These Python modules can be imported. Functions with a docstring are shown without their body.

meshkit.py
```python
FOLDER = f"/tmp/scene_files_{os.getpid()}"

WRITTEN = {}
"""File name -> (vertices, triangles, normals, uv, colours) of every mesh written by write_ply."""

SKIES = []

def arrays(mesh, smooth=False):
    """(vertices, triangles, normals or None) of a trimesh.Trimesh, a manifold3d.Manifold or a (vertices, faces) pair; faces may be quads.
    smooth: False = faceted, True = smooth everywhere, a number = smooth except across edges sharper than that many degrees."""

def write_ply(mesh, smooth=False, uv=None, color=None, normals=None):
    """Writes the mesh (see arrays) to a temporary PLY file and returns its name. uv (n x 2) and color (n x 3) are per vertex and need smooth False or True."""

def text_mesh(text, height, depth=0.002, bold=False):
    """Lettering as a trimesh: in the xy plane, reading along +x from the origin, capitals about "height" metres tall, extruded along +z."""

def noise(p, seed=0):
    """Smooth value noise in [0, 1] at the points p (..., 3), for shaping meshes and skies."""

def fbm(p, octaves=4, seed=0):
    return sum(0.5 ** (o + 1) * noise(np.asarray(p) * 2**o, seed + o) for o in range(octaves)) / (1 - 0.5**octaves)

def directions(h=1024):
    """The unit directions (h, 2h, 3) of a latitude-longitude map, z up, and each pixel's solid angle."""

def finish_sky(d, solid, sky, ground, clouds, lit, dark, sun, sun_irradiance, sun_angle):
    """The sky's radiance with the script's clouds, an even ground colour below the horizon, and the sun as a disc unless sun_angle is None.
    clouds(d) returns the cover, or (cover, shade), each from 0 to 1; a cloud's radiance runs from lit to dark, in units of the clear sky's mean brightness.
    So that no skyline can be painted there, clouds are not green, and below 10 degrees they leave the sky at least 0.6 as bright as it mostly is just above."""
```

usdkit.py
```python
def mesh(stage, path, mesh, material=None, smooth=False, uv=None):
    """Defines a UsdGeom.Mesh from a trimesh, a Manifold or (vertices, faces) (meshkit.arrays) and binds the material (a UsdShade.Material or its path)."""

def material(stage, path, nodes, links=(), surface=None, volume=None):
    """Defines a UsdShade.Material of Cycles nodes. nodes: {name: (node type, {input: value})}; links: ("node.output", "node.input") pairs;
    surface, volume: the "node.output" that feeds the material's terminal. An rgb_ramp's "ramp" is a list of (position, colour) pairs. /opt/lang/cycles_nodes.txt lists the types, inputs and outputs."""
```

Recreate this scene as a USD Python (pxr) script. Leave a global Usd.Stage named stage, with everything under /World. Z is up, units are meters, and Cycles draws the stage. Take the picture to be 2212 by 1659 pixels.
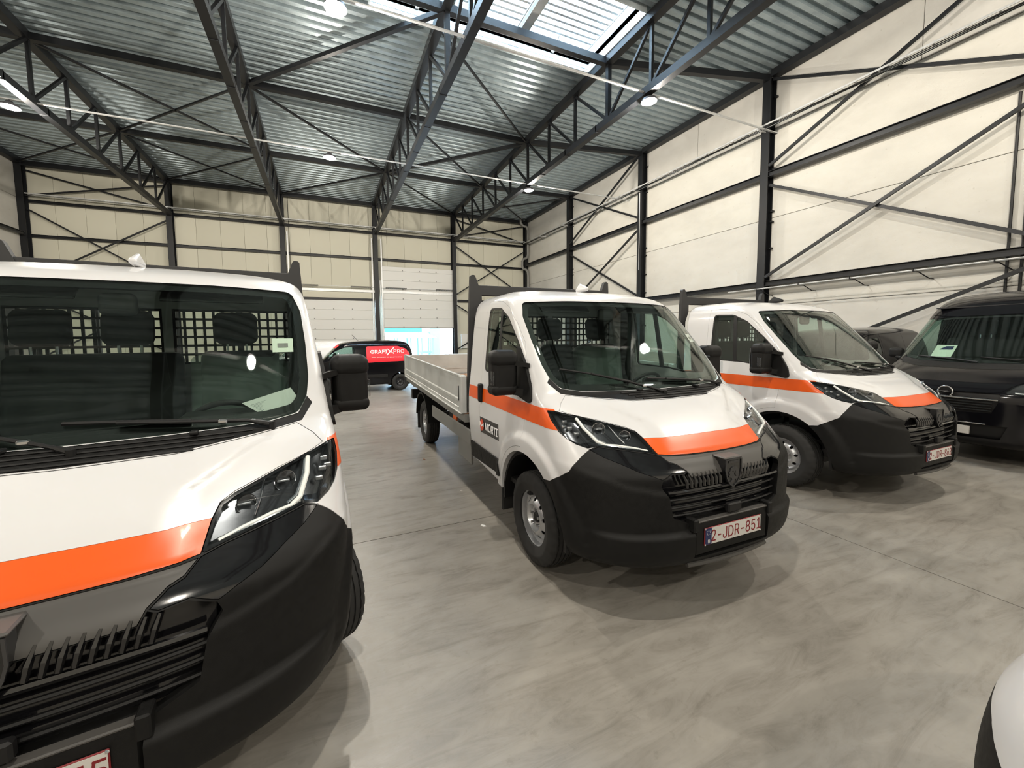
import math, random
import numpy as np, trimesh, shapely, manifold3d as m3
import shapely.affinity
from shapely.geometry import Polygon, Point, box as sbox, LineString
from pxr import Usd, UsdGeom, UsdLux, UsdShade, Gf, Sdf, Vt
import usdkit, meshkit
from scipy.interpolate import PchipInterpolator as PCH

stage = Usd.Stage.CreateInMemory()
UsdGeom.SetStageUpAxis(stage, 'Z')
UsdGeom.Xform.Define(stage, '/World')
UsdGeom.Scope.Define(stage, '/World/Looks')
random.seed(7)
rng = np.random.default_rng(7)

# ------------------------------------------------------------------ camera
def camera():
    f_px, yaw, pitch, roll, px, py = 857.2, .4110, .0723, -.0110, 1077.4, 794.0
    cy, sy, cp, sp, cr, sr = math.cos(yaw), math.sin(yaw), math.cos(pitch), math.sin(pitch), math.cos(roll), math.sin(roll)
    f, r, u = np.array([sy, cy, 0]), np.array([cy, -sy, 0]), np.array([0, 0, 1.])
    f2, u2 = f * cp - u * sp, u * cp + f * sp
    r3, u3 = r * cr + u2 * sr, u2 * cr - r * sr
    cam = UsdGeom.Camera.Define(stage, '/World/camera')
    M = np.eye(4)
    M[0, :3], M[1, :3], M[2, :3], M[3, :3] = r3, u3, -f2, (0, 0, 1.7738)
    cam.AddTransformOp().Set(Gf.Matrix4d(*M.ravel().tolist()))
    cam.CreateHorizontalApertureAttr(36.0)
    cam.CreateVerticalApertureAttr(27.0)
    cam.CreateFocalLengthAttr(f_px / 2212 * 36)
    cam.CreateHorizontalApertureOffsetAttr((1106 - px) / 2212 * 36)
    cam.CreateVerticalApertureOffsetAttr(-(829.5 - py) / 2212 * 36)
    cam.CreateClippingRangeAttr(Gf.Vec2f(.05, 400))
    cam.CreateFStopAttr(0.0)
    cam.CreateExposureAttr(EXPOSURE)
EXPOSURE = 0.38
SKY = (0.62, 0.82, 1.0)
SKY_POWER = 6.0
LAMP_POWER = 1800.0      # radiance of a high bay lamp's light source
LAMP_COLOR = (1.0, .92, .80)
camera()
dome = UsdLux.DomeLight.Define(stage, '/World/sky')
dome.CreateIntensityAttr(SKY_POWER)
dome.CreateColorAttr(Gf.Vec3f(*SKY))

# ------------------------------------------------------------------ materials
def mat(name, nodes, links=(), surface='p.BSDF'):
    return usdkit.material(stage, '/World/Looks/' + name, nodes, links, surface=surface)
def plain(name, color, rough=.5, metal=0.0, coat=0.0, spec=.5, **kw):
    return mat(name, {'p': ('principled_bsdf', dict(base_color=color, roughness=rough, metallic=metal, coat_weight=coat, coat_roughness=.04, specular_ior_level=spec, **kw))})
def noisy(name, c0, c1, scale=4.0, rough=(.4, .6), metal=0.0, bump=0.0, detail=6.0, stretch=(1, 1, 1), lo=.35, hi=.65, bscale=None, spec=.5):
    n = {'g': ('geometry', {}), 'm': ('mapping', {'scale': stretch}), 'n': ('noise_texture', {'scale': scale, 'detail': detail, 'roughness': .6}),
         'r': ('rgb_ramp', {'ramp': [(lo, c0), (hi, c1)]}), 'r2': ('rgb_ramp', {'ramp': [(lo, (rough[0],) * 3), (hi, (rough[1],) * 3)]}),
         'p': ('principled_bsdf', {'metallic': metal, 'specular_ior_level': spec})}
    l = [('g.position', 'm.vector'), ('m.vector', 'n.vector'), ('n.fac', 'r.fac'), ('n.fac', 'r2.fac'), ('r.color', 'p.base_color'), ('r2.color', 'p.roughness')]
    if bump:
        n['n2'] = ('noise_texture', {'scale': bscale or scale * 12, 'detail': 3.0})
        n['b'] = ('bump', {'strength': bump, 'distance': .01})
        l += [('g.position', 'n2.vector'), ('n2.fac', 'b.height'), ('b.normal', 'p.normal')]
    return mat(name, n, l)
def pane(name, tint, f0=.042, rough=0.0):
    ramp = [(t, (f0 + (1 - f0) * t ** 5,) * 3) for t in np.linspace(0, 1, 24)]
    return mat(name, {'t': ('transparent_bsdf', {'color': tint}), 'g': ('glossy_bsdf', {'color': (1, 1, 1), 'roughness': rough}), 'f': ('layer_weight', {'blend': .5}), 'r': ('rgb_ramp', {'ramp': ramp}), 'x': ('mix_closure', {})},
               [('f.facing', 'r.fac'), ('r.color', 'x.fac'), ('t.BSDF', 'x.closure1'), ('g.BSDF', 'x.closure2')], 'x.closure')
M = {}
def look(key, m):
    M[key] = m
look('white_paint', plain('white_paint', (.60, .60, .61), .28, coat=.7))
look('orange_film', plain('orange_film', (.70, .088, .003), .33, coat=.15))
look('black_paint', plain('black_paint', (.004, .004, .0055), .12, spec=.4))
look('black_plastic', noisy('black_plastic', (.0045, .0045, .0045), (.007, .007, .007), 30, (.5, .6), bump=.12, bscale=900, spec=.25))
look('nose_plastic', plain('nose_plastic', (.06, .057, .054), .42))
look('gloss_black', plain('gloss_black', (.006, .006, .007), .1, coat=.5))
look('dark_trim', plain('dark_trim', (.006, .006, .0065), .5, spec=.35))
look('rubber', noisy('rubber', (.012, .012, .012), (.02, .02, .02), 14, (.7, .85)))
look('rim_steel', plain('rim_steel', (.55, .56, .58), .32, .75))
look('dark_rim', plain('dark_rim', (.05, .05, .055), .45, .3))
look('chrome', plain('chrome', (.8, .8, .82), .12, 1.0))
look('satin_metal', plain('satin_metal', (.5, .5, .51), .3, .9))
look('windscreen_glass', pane('windscreen_glass', (.80, .86, .83)))
look('side_glass', pane('side_glass', (.72, .82, .79)))
look('lamp_lens', pane('lamp_lens', (.9, .92, .93)))
look('badge_edge', plain('badge_edge', (.09, .09, .095), .3, .8))
look('lamp_inner', plain('lamp_inner', (.10, .10, .105), .22, .85))
look('drl', plain('drl', (.75, .76, .74), .2, coat=.5))
look('interior', plain('interior', (.010, .010, .0105), .65))
look('seat_cloth', noisy('seat_cloth', (.009, .009, .010), (.016, .016, .017), 60, (.8, .95)))
look('seat_film', mat('seat_film', {'t': ('transparent_bsdf', {'color': (.85, .9, .88)}), 'd': ('principled_bsdf', {'base_color': (.4, .48, .45), 'roughness': .25}), 'x': ('mix_closure', {'fac': .3})},
                      [('t.BSDF', 'x.closure1'), ('d.BSDF', 'x.closure2')], 'x.closure'))
look('alu', noisy('alu', (.50, .51, .50), (.58, .59, .58), 3, (.38, .5), metal=.55))
look('bed_steel', plain('bed_steel', (.22, .22, .21), .45, .6))
look('rail_grey', plain('rail_grey', (.21, .21, .20), .5, .1))
look('chassis', plain('chassis', (.02, .02, .021), .6))
look('paper', plain('paper', (.72, .71, .69), .8))
look('paper_green', plain('paper_green', (.66, .74, .64), .7))
look('ink', plain('ink', (.12, .12, .13), .8))
look('red_film', plain('red_film', (.80, .012, .03), .35, coat=.2))
look('red_tag', plain('red_tag', (.5, .015, .04), .5))
look('white_film', plain('white_film', (.85, .85, .85), .45))
look('plate_white', plain('plate_white', (.62, .6, .57), .4))
look('plate_red', plain('plate_red', (.20, .01, .015), .45))
look('plate_blue', plain('plate_blue', (.01, .02, .09), .4))
look('sign_black', plain('sign_black', (.03, .028, .028), .35))
look('logo_orange', plain('logo_orange', (.70, .07, .02), .35))
look('orange_strap', plain('orange_strap', (.65, .13, .03), .6))
look('wood', noisy('wood', (.20, .10, .05), (.32, .17, .09), 6, (.5, .7)))
look('amber', plain('amber', (.8, .3, .05), .2))
look('steel_black', plain('steel_black', (.011, .012, .014), .42, .1, spec=.35))
look('galv', noisy('galv', (.55, .56, .56), (.68, .69, .69), 7, (.35, .5), metal=.35))
look('roof_sheet', noisy('roof_sheet', (.26, .315, .34), (.33, .39, .415), 2.2, (.32, .45), metal=.35))
look('kerb_metal', plain('kerb_metal', (.66, .72, .74), .35, .35))
look('concrete_panel', mat('concrete_panel', {
    'g': ('geometry', {}), 'm': ('mapping', {'scale': (1, .5, 1.0)}), 'n': ('noise_texture', {'scale': .9, 'detail': 7.0, 'roughness': .62}), 'r': ('rgb_ramp', {'ramp': [(.3, (.47, .455, .42)), (.5, (.53, .515, .475)), (.72, (.575, .56, .52))]}),
    'n2': ('noise_texture', {'scale': 9.0, 'detail': 5.0}), 'r2': ('rgb_ramp', {'ramp': [(.66, (1, 1, 1)), (.74, (.86, .85, .83))]}), 'mm': ('mix_color', {'blend_type': 'multiply', 'fac': 1.0}),
    'o': ('object_info', {}), 'ro': ('rgb_ramp', {'ramp': [(0, (.94, .94, .95)), (1, (1, 1, .98))]}), 'm3': ('mix_color', {'blend_type': 'multiply', 'fac': 1.0}),
    'n3': ('noise_texture', {'scale': 60.0, 'detail': 3.0}), 'b': ('bump', {'strength': .15, 'distance': .01}), 'p': ('principled_bsdf', {'roughness': .8, 'specular_ior_level': .25})},
    [('g.position', 'm.vector'), ('m.vector', 'n.vector'), ('n.fac', 'r.fac'), ('g.position', 'n2.vector'), ('n2.fac', 'r2.fac'), ('r.color', 'mm.a'), ('r2.color', 'mm.b'), ('o.random', 'ro.fac'), ('mm.result', 'm3.a'), ('ro.color', 'm3.b'),
     ('m3.result', 'p.base_color'), ('g.position', 'n3.vector'), ('n3.fac', 'b.height'), ('b.normal', 'p.normal')]))
look('wall_sheet', mat('wall_sheet', {
    'o': ('object_info', {}), 'ro': ('rgb_ramp', {'ramp': [(0, (.54, .525, .435)), (1, (.59, .575, .48))]}), 'p': ('principled_bsdf', {'roughness': .55, 'specular_ior_level': .3})},
    [('o.random', 'ro.fac'), ('ro.color', 'p.base_color')]))
look('door_sheet', plain('door_sheet', (.66, .66, .64), .5))
look('joint_dark', plain('joint_dark', (.09, .085, .075), .9))
look('floor_concrete', mat('floor_concrete', {
    'g': ('geometry', {}), 'n': ('noise_texture', {'scale': .55, 'detail': 8.0, 'roughness': .62}), 'r': ('rgb_ramp', {'ramp': [(.28, (.165, .152, .133)), (.48, (.24, .225, .20)), (.72, (.32, .303, .274))]}),
    'm': ('mapping', {'rotation': (0, 0, -.55), 'scale': (.7, 3.2, 1)}), 'n2': ('noise_texture', {'scale': 2.6, 'detail': 9.0, 'roughness': .7, 'distortion': .8}), 'r2': ('rgb_ramp', {'ramp': [(.3, (.66, .64, .62)), (.55, (1, 1, 1)), (.75, (1.14, 1.14, 1.12))]}),
    'mm': ('mix_color', {'blend_type': 'multiply', 'fac': .8}), 'n3': ('noise_texture', {'scale': 16.0, 'detail': 6.0, 'roughness': .7}), 'r3': ('rgb_ramp', {'ramp': [(.30, (.80, .79, .77)), (.42, (1, 1, 1))]}), 'm3': ('mix_color', {'blend_type': 'multiply', 'fac': .7}),
    'rr': ('rgb_ramp', {'ramp': [(.3, (.30, .30, .30)), (.7, (.46, .46, .46))]}), 'b': ('bump', {'strength': .06, 'distance': .01}), 'p': ('principled_bsdf', {'specular_ior_level': .4})},
    [('g.position', 'n.vector'), ('n.fac', 'r.fac'), ('g.position', 'm.vector'), ('m.vector', 'n2.vector'), ('n2.fac', 'r2.fac'), ('r.color', 'mm.a'), ('r2.color', 'mm.b'), ('g.position', 'n3.vector'), ('n3.fac', 'r3.fac'),
     ('mm.result', 'm3.a'), ('r3.color', 'm3.b'), ('m3.result', 'p.base_color'), ('n2.fac', 'rr.fac'), ('rr.color', 'p.roughness'), ('n3.fac', 'b.height'), ('b.normal', 'p.normal')]))
look('roof_pane', mat('roof_pane', {'t': ('transparent_bsdf', {'color': (.92, .95, .97)}), 'd': ('translucent_bsdf', {'color': (.9, .93, .95)}), 'x': ('mix_closure', {'fac': .45})}, [('t.BSDF', 'x.closure1'), ('d.BSDF', 'x.closure2')], 'x.closure'))
look('asphalt', plain('asphalt', (.3, .3, .31), .8))
look('facade_white', plain('facade_white', (.75, .77, .80), .6))
look('facade_blue', plain('facade_blue', (.10, .26, .62), .5))
look('facade_cyan', plain('facade_cyan', (.02, .45, .72), .5))
look('frame_cyan', plain('frame_cyan', (.12, .42, .60), .5))
look('shop_glass', plain('shop_glass', (.30, .48, .56), .12))
look('awning', plain('awning', (.85, .85, .85), .7))
look('lamp_body', plain('lamp_body', (.10, .10, .11), .4, .5))

# ------------------------------------------------------------------ scene helpers
USED = {}
def numbered(parent, name):
    k = (parent, name)
    i = USED.get(k, 0)
    USED[k] = i + 1
    return parent + '/' + (name if i == 0 else f'{name}_{i:03d}')
def tag(prim, label=None, cat=None, group=None, kind=None):
    prim = prim.GetPrim() if hasattr(prim, 'GetPrim') else prim
    for k, v in (('label', label), ('category', cat), ('group', group), ('kind', kind)):
        if v:
            prim.SetCustomDataByKey(k, v)
    return prim
def path_of(parent):
    return '/World' if parent is None else (parent if isinstance(parent, str) else str(parent.GetPath()))
def thing(name, label, cat, loc=(0, 0, 0), rz=0.0, group=None, kind=None):
    x = UsdGeom.Xform.Define(stage, numbered('/World', name))
    x.AddTranslateOp().Set(Gf.Vec3d(*map(float, loc)))
    if rz:
        x.AddRotateZOp().Set(math.degrees(rz))
    return tag(x, label, cat, group, kind)
def empty(name, parent, loc=None):
    x = UsdGeom.Xform.Define(stage, numbered(path_of(parent), name))
    if loc is not None:
        x.AddTranslateOp().Set(Gf.Vec3d(*map(float, loc)))
    return x.GetPrim()
def obj(name, mesh, m, parent=None, smooth=30, label=None):
    """one Mesh prim. mesh: trimesh, Manifold, list of trimeshes, or (vertices, faces, normals)"""
    p = numbered(path_of(parent), name)
    if isinstance(mesh, list):
        mesh = trimesh.util.concatenate(mesh)
    if isinstance(mesh, tuple) and len(mesh) == 3:
        v, f, n = mesh
        g = UsdGeom.Mesh.Define(stage, p)
        g.CreatePointsAttr(Vt.Vec3fArray.FromNumpy(v.astype(np.float32)))
        g.CreateFaceVertexCountsAttr(Vt.IntArray.FromNumpy(np.full(len(f), 3, np.int32)))
        g.CreateFaceVertexIndicesAttr(Vt.IntArray.FromNumpy(f.astype(np.int32).ravel()))
        g.CreateSubdivisionSchemeAttr('none')
        g.CreateNormalsAttr(Vt.Vec3fArray.FromNumpy(n.astype(np.float32)))
        g.SetNormalsInterpolation('vertex')
        UsdShade.MaterialBindingAPI.Apply(g.GetPrim()).Bind(M[m])
    else:
        g = usdkit.mesh(stage, p, mesh, M[m], smooth=smooth)
    return tag(g, label)
def single(name, mesh, m, label, cat, group=None, smooth=30, kind=None):
    return tag(obj(name, mesh, m, None, smooth), label, cat, group, kind)

# ------------------------------------------------------------------ mesh helpers
def box(x0, x1, y0, y1, z0, z1, bevel=0.0):
    if bevel:
        b = min(bevel, (x1 - x0) / 2.01, (y1 - y0) / 2.01, (z1 - z0) / 2.01)
        P = []
        for sx, ex in ((x0, 1), (x1, -1)):
            for sy, ey in ((y0, 1), (y1, -1)):
                for sz, ez in ((z0, 1), (z1, -1)):
                    P += [(sx, sy + ey * b, sz + ez * b), (sx + ex * b, sy, sz + ez * b), (sx + ex * b, sy + ey * b, sz)]
        return trimesh.convex.convex_hull(np.array(P))
    m = trimesh.creation.box((x1 - x0, y1 - y0, z1 - z0))
    m.apply_translation(((x0 + x1) / 2, (y0 + y1) / 2, (z0 + z1) / 2))
    return m
def cbox(c, s, bevel=0.0):
    return box(c[0] - s[0] / 2, c[0] + s[0] / 2, c[1] - s[1] / 2, c[1] + s[1] / 2, c[2] - s[2] / 2, c[2] + s[2] / 2, bevel)
def frame_of(p0, p1, up=(0, 0, 1)):
    p0, p1 = np.array(p0, float), np.array(p1, float)
    d = p1 - p0
    L = np.linalg.norm(d)
    d /= L
    up = np.array(up, float)
    if abs(d @ up) > .99:
        up = np.array([0, 1., 0]) if abs(d[1]) < .9 else np.array([1., 0, 0])
    s = np.cross(d, up)
    s /= np.linalg.norm(s)
    u = np.cross(s, d)
    T = np.eye(4)
    T[:3, 0], T[:3, 1], T[:3, 2], T[:3, 3] = d, s, u, (p0 + p1) / 2
    return T, L
def beam(p0, p1, w, h, bevel=0.0, up=(0, 0, 1)):
    T, L = frame_of(p0, p1, up)
    m = cbox((0, 0, 0), (L, w, h), bevel)
    m.apply_transform(T)
    return m
def ibeam(p0, p1, w, h, t=.012, tw=.008, up=(0, 0, 1)):
    """I section: flanges of width w, height h (along up)"""
    T, L = frame_of(p0, p1, up)
    m = trimesh.util.concatenate([cbox((0, 0, h / 2 - t / 2), (L, w, t)), cbox((0, 0, -h / 2 + t / 2), (L, w, t)), cbox((0, 0, 0), (L, tw, h - 2 * t))])
    m.apply_transform(T)
    return m
def tube(p0, p1, r, n=12):
    return trimesh.creation.cylinder(r, segment=[np.array(p0, float), np.array(p1, float)], sections=n)
def path_tube(pts, r, n=10, closed_ends=True):
    P = np.array(pts, float)
    d = np.gradient(P, axis=0)
    d /= np.linalg.norm(d, axis=1)[:, None] + 1e-12
    ref = np.array([0, 0, 1.]) if abs(d[0][2]) < .9 else np.array([1., 0, 0])
    V, F = [], []
    u = np.cross(d[0], ref)
    u /= np.linalg.norm(u)
    rr = np.broadcast_to(r, len(P))
    for i in range(len(P)):
        u = u - d[i] * (u @ d[i])
        u /= np.linalg.norm(u)
        w = np.cross(d[i], u)
        a = np.linspace(0, 2 * np.pi, n, endpoint=False)
        V.append(P[i] + rr[i] * (np.cos(a)[:, None] * u + np.sin(a)[:, None] * w))
    for i in range(len(P) - 1):
        for k in range(n):
            a, b = i * n + k, i * n + (k + 1) % n
            F += [(a, b, b + n), (a, b + n, a + n)]
    V = np.concatenate(V)
    if closed_ends:
        c0, c1 = len(V), len(V) + 1
        V = np.vstack([V, P[0], P[-1]])
        for k in range(n):
            F += [(c0, (k + 1) % n, k), (c1, (len(P) - 1) * n + k, (len(P) - 1) * n + (k + 1) % n)]
    m = trimesh.Trimesh(V, F, process=False)
    return m
def lathe(prof, n=48, axis='y'):
    """prof: (radius, along) pairs, closed outline; revolved around the axis"""
    P = np.array(prof, float)
    a = np.linspace(0, 2 * np.pi, n, endpoint=False)
    V = np.concatenate([np.stack([P[:, 0] * np.cos(t), P[:, 1], P[:, 0] * np.sin(t)], 1) for t in a])
    k, F = len(P), []
    for i in range(n):
        for j in range(k):
            p, q = i * k + j, i * k + (j + 1) % k
            r, s = ((i + 1) % n) * k + j, ((i + 1) % n) * k + (j + 1) % k
            F += [(p, q, s), (p, s, r)]
    m = trimesh.Trimesh(V, F, process=False)
    if m.volume < 0:
        m.invert()
    if axis == 'z':
        m.apply_transform(np.array([[1, 0, 0, 0], [0, 0, -1, 0], [0, 1, 0, 0], [0, 0, 0, 1.]]))
    return m
def extrude(poly, h, plane='xy', at=0.0):
    """shapely polygon extruded; plane xy: up z; xz: along y; yz: along x"""
    ms = [trimesh.creation.extrude_polygon(g, h, engine='earcut') for g in getattr(poly, 'geoms', [poly])]
    m = trimesh.util.concatenate(ms)
    if plane == 'xz':
        m.apply_transform(np.array([[1, 0, 0, 0], [0, 0, 1, 0], [0, 1, 0, 0], [0, 0, 0, 1.]]))
        m.invert()
        m.apply_translation((0, at, 0))
    elif plane == 'yz':
        m.apply_transform(np.array([[0, 0, 1, 0], [1, 0, 0, 0], [0, 1, 0, 0], [0, 0, 0, 1.]]))
        m.apply_translation((at, 0, 0))
    else:
        m.apply_translation((0, 0, at))
    return m
def rounded(poly, r):
    p = poly if isinstance(poly, shapely.geometry.base.BaseGeometry) else Polygon(poly)
    return p.buffer(-r, quad_segs=6).buffer(2 * r, quad_segs=6).buffer(-r, quad_segs=6)
def place(m, R=None, t=(0, 0, 0)):
    m = m.copy()
    T = np.eye(4)
    if R is not None:
        T[:3, :3] = R
    T[:3, 3] = t
    m.apply_transform(T)
    return m
def rotz(a):
    return np.array([[math.cos(a), -math.sin(a), 0], [math.sin(a), math.cos(a), 0], [0, 0, 1.]])
def rotx(a):
    return np.array([[1, 0, 0], [0, math.cos(a), -math.sin(a)], [0, math.sin(a), math.cos(a)]])
def roty(a):
    return np.array([[math.cos(a), 0, math.sin(a)], [0, 1, 0], [-math.sin(a), 0, math.cos(a)]])
def mirror_y(m):
    if isinstance(m, tuple):
        v, f, n = m
        return v * [1, -1, 1], f[:, ::-1], n * [1, -1, 1]
    m = m.copy()
    m.vertices = m.vertices * [1, -1, 1]
    m.invert()
    return m
def hull_balls(pts, rs, n=1):
    V = []
    for p, r in zip(pts, np.broadcast_to(rs, len(pts))):
        s = trimesh.creation.icosphere(n, r)
        V.append(s.vertices + np.array(p))
    return trimesh.convex.convex_hull(np.concatenate(V))
def rbox(c, s, r, n=2):
    """rounded box"""
    c, s = np.array(c, float), np.array(s, float)
    r = min(r, s.min() / 2.01)
    pts = [c + (s / 2 - r) * np.array(k) for k in np.ndindex(2, 2, 2) for k in [np.array(k) * 2 - 1]]
    return hull_balls(pts, r, n)
# ------------------------------------------------------------------ lofted vehicle bodies (vehicle frame: x forward from the front axle, y left, z up)
def tab(*p):
    return PCH(*zip(*p))
def sstep(t):
    t = np.clip(t, 0, 1)
    return t * t * (3 - 2 * t)
class Body:
    """stack of plan outlines; xf(z) nose, xr(z) tail, hw(z) half width, cd(z)/cn(z) depth and fullness of the front corners, rd(z) of the rear corners"""
    def __init__(s, xf, xr, hw, cd, cn, rd, z0, z1, zs, bumps=None, nt=34, nx=90):
        s.xf, s.xr, s.hw, s.cd, s.cn, s.rd, s.z0, s.z1, s.zs, s.bumps, s.nt, s.nx = xf, xr, hw, cd, cn, rd, z0, z1, zs, bumps, nt, nx
    def outline(s, z, inset):
        xf, xr, w, d, n, rd = float(s.xf(z)) - inset, float(s.xr(z)) + inset, float(s.hw(z)) - inset, float(s.cd(z)), float(s.cn(z)), float(s.rd(z))
        t = np.linspace(0, np.pi / 2, s.nt)
        y = w * np.sin(t) ** (2 / n)
        x = xf - d * (1 - np.cos(t) ** (2 / 2.15))
        q = np.linspace(0, 1, s.nx)[1:]
        xe = xr + rd
        x = np.concatenate([x, x[-1] + (xe - x[-1]) * q])
        y = np.concatenate([y, np.full(len(q), w)])
        if rd > 0:
            t = np.linspace(0, np.pi / 2, 22)[1:]
            x = np.concatenate([x, xe - rd * np.sin(t) ** (2 / 2.6)])
            y = np.concatenate([y, w * np.maximum(np.cos(t), 0) ** (2 / 3.4)])
        return x, y
    def solid(s, inset=0.0, bumps=None, zs=None):
        bumps = s.bumps if bumps is None else bumps
        zz = s.zs if zs is None else zs
        k = (s.z1 - s.z0 - 2 * max(inset, 0)) / (s.z1 - s.z0)
        rings = []
        for z in zz:
            x, y = s.outline(z, inset)
            if bumps:
                x, y = bumps(x, y, z)
            X = np.concatenate([x, x[::-1][: -1] if abs(y[-1]) > 1e-6 else x[::-1][1:-1]])
            Y = np.concatenate([y, -(y[::-1][: -1] if abs(y[-1]) > 1e-6 else y[::-1][1:-1])])
            zo = z if inset <= 0 else s.z0 + inset + (z - s.z0) * k
            rings.append(np.stack([X, Y, np.full(len(X), zo)], 1))
        n = len(rings[0])
        V = np.concatenate(rings)
        idx = np.arange(n)
        F = []
        for j in range(len(zz) - 1):
            a, b = j * n + idx, j * n + np.roll(idx, -1)
            F += [np.stack([a, b, b + n], 1), np.stack([a, b + n, a + n], 1)]
        m = n // 2
        caps = []
        for j, flip in ((0, True), (len(zz) - 1, False)):
            for i in range(m + 1):
                l0, l1, r0, r1 = i, i + 1, (-i) % n, (-i - 1) % n
                for t in ((l0, l1, r1), (l0, r1, r0)):
                    if len(set(t)) == 3 and l1 <= (n - i - 1):
                        t = [j * n + v for v in t]
                        caps.append(t[::-1] if flip else t)
        F = np.vstack(F + [np.array(caps)])
        tm = trimesh.Trimesh(V, F, process=True)
        if tm.volume < 0:
            tm.invert()
        return to_man(tm)
def to_man(tm, normals=True):
    vn = np.array(tm.vertex_normals) if normals else np.zeros_like(tm.vertices)
    vp = np.hstack([tm.vertices, vn]).astype(np.float32)
    r = m3.Manifold(m3.Mesh(vert_properties=vp, tri_verts=np.asarray(tm.faces, np.uint32)))
    if r.is_empty() or r.num_tri() == 0:
        raise ValueError(f'not a manifold: {r.status()} watertight {tm.is_watertight}')
    return r
def mesh_of(man):
    """(vertices, faces, normals): the loft's smooth normals where they agree with the face, the face's own on cut edges"""
    o = man.to_mesh()
    vp, f = np.array(o.vert_properties), np.array(o.tri_verts)
    if len(f) == 0:
        return np.zeros((0, 3)), np.zeros((0, 3), int), np.zeros((0, 3))
    v = vp[:, :3]
    n = vp[:, 3:6] if vp.shape[1] >= 6 else np.zeros_like(v)
    fn = np.cross(v[f[:, 1]] - v[f[:, 0]], v[f[:, 2]] - v[f[:, 0]])
    L = np.linalg.norm(fn, axis=1, keepdims=True)
    ok = L[:, 0] > 1e-12
    f, fn = f[ok], fn[ok] / L[ok]
    cn = n[f]
    ln = np.linalg.norm(cn, axis=2, keepdims=True)
    cn = cn / np.maximum(ln, 1e-9)
    d = (cn * fn[:, None, :]).sum(2, keepdims=True)
    cn = np.where(d < 0, -cn, cn)
    good = (np.abs(d) > .62) & (ln > .3)
    cn = np.where(good, cn, fn[:, None, :])
    P = v[f].reshape(-1, 3)
    N = cn.reshape(-1, 3)
    key = np.round(np.hstack([P * 2e4, N * 60])).astype(np.int64)
    _, first, inv = np.unique(key, axis=0, return_index=True, return_inverse=True)
    return P[first], inv.reshape(-1, 3), N[first]
def cross(poly):
    poly = poly if isinstance(poly, shapely.geometry.base.BaseGeometry) else Polygon(poly)
    cs = []
    for g in getattr(poly, 'geoms', [poly]):
        cs.append(np.array(shapely.geometry.polygon.orient(g).exterior.coords)[:-1])
        cs += [np.array(r.coords)[:-1] for r in shapely.geometry.polygon.orient(g).interiors]
    return m3.CrossSection(cs, m3.FillRule.Positive)
def prism_front(poly, x0, x1):
    return cross(poly).extrude(x1 - x0).transform(np.array([[0, 0, 1, x0], [1, 0, 0, 0], [0, 1, 0, 0]], float))
def prism_side(poly, y0, y1):
    return cross(poly).extrude(y1 - y0).transform(np.array([[1, 0, 0, 0], [0, 0, 1, y0], [0, 1, 0, 0]], float))
def prism_top(poly, z0, z1):
    return cross(poly).extrude(z1 - z0).translate((0, 0, z0))
def mbox(x0, x1, y0, y1, z0, z1):
    return m3.Manifold.cube((x1 - x0, y1 - y0, z1 - z0)).translate((x0, y0, z0))
def sym(poly):
    """a front-view polygon given for y >= 0, with its mirror image joined"""
    p = Polygon(poly)
    return p.union(shapely.affinity.scale(p, -1, 1, origin=(0, 0))).buffer(1e-4)
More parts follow.
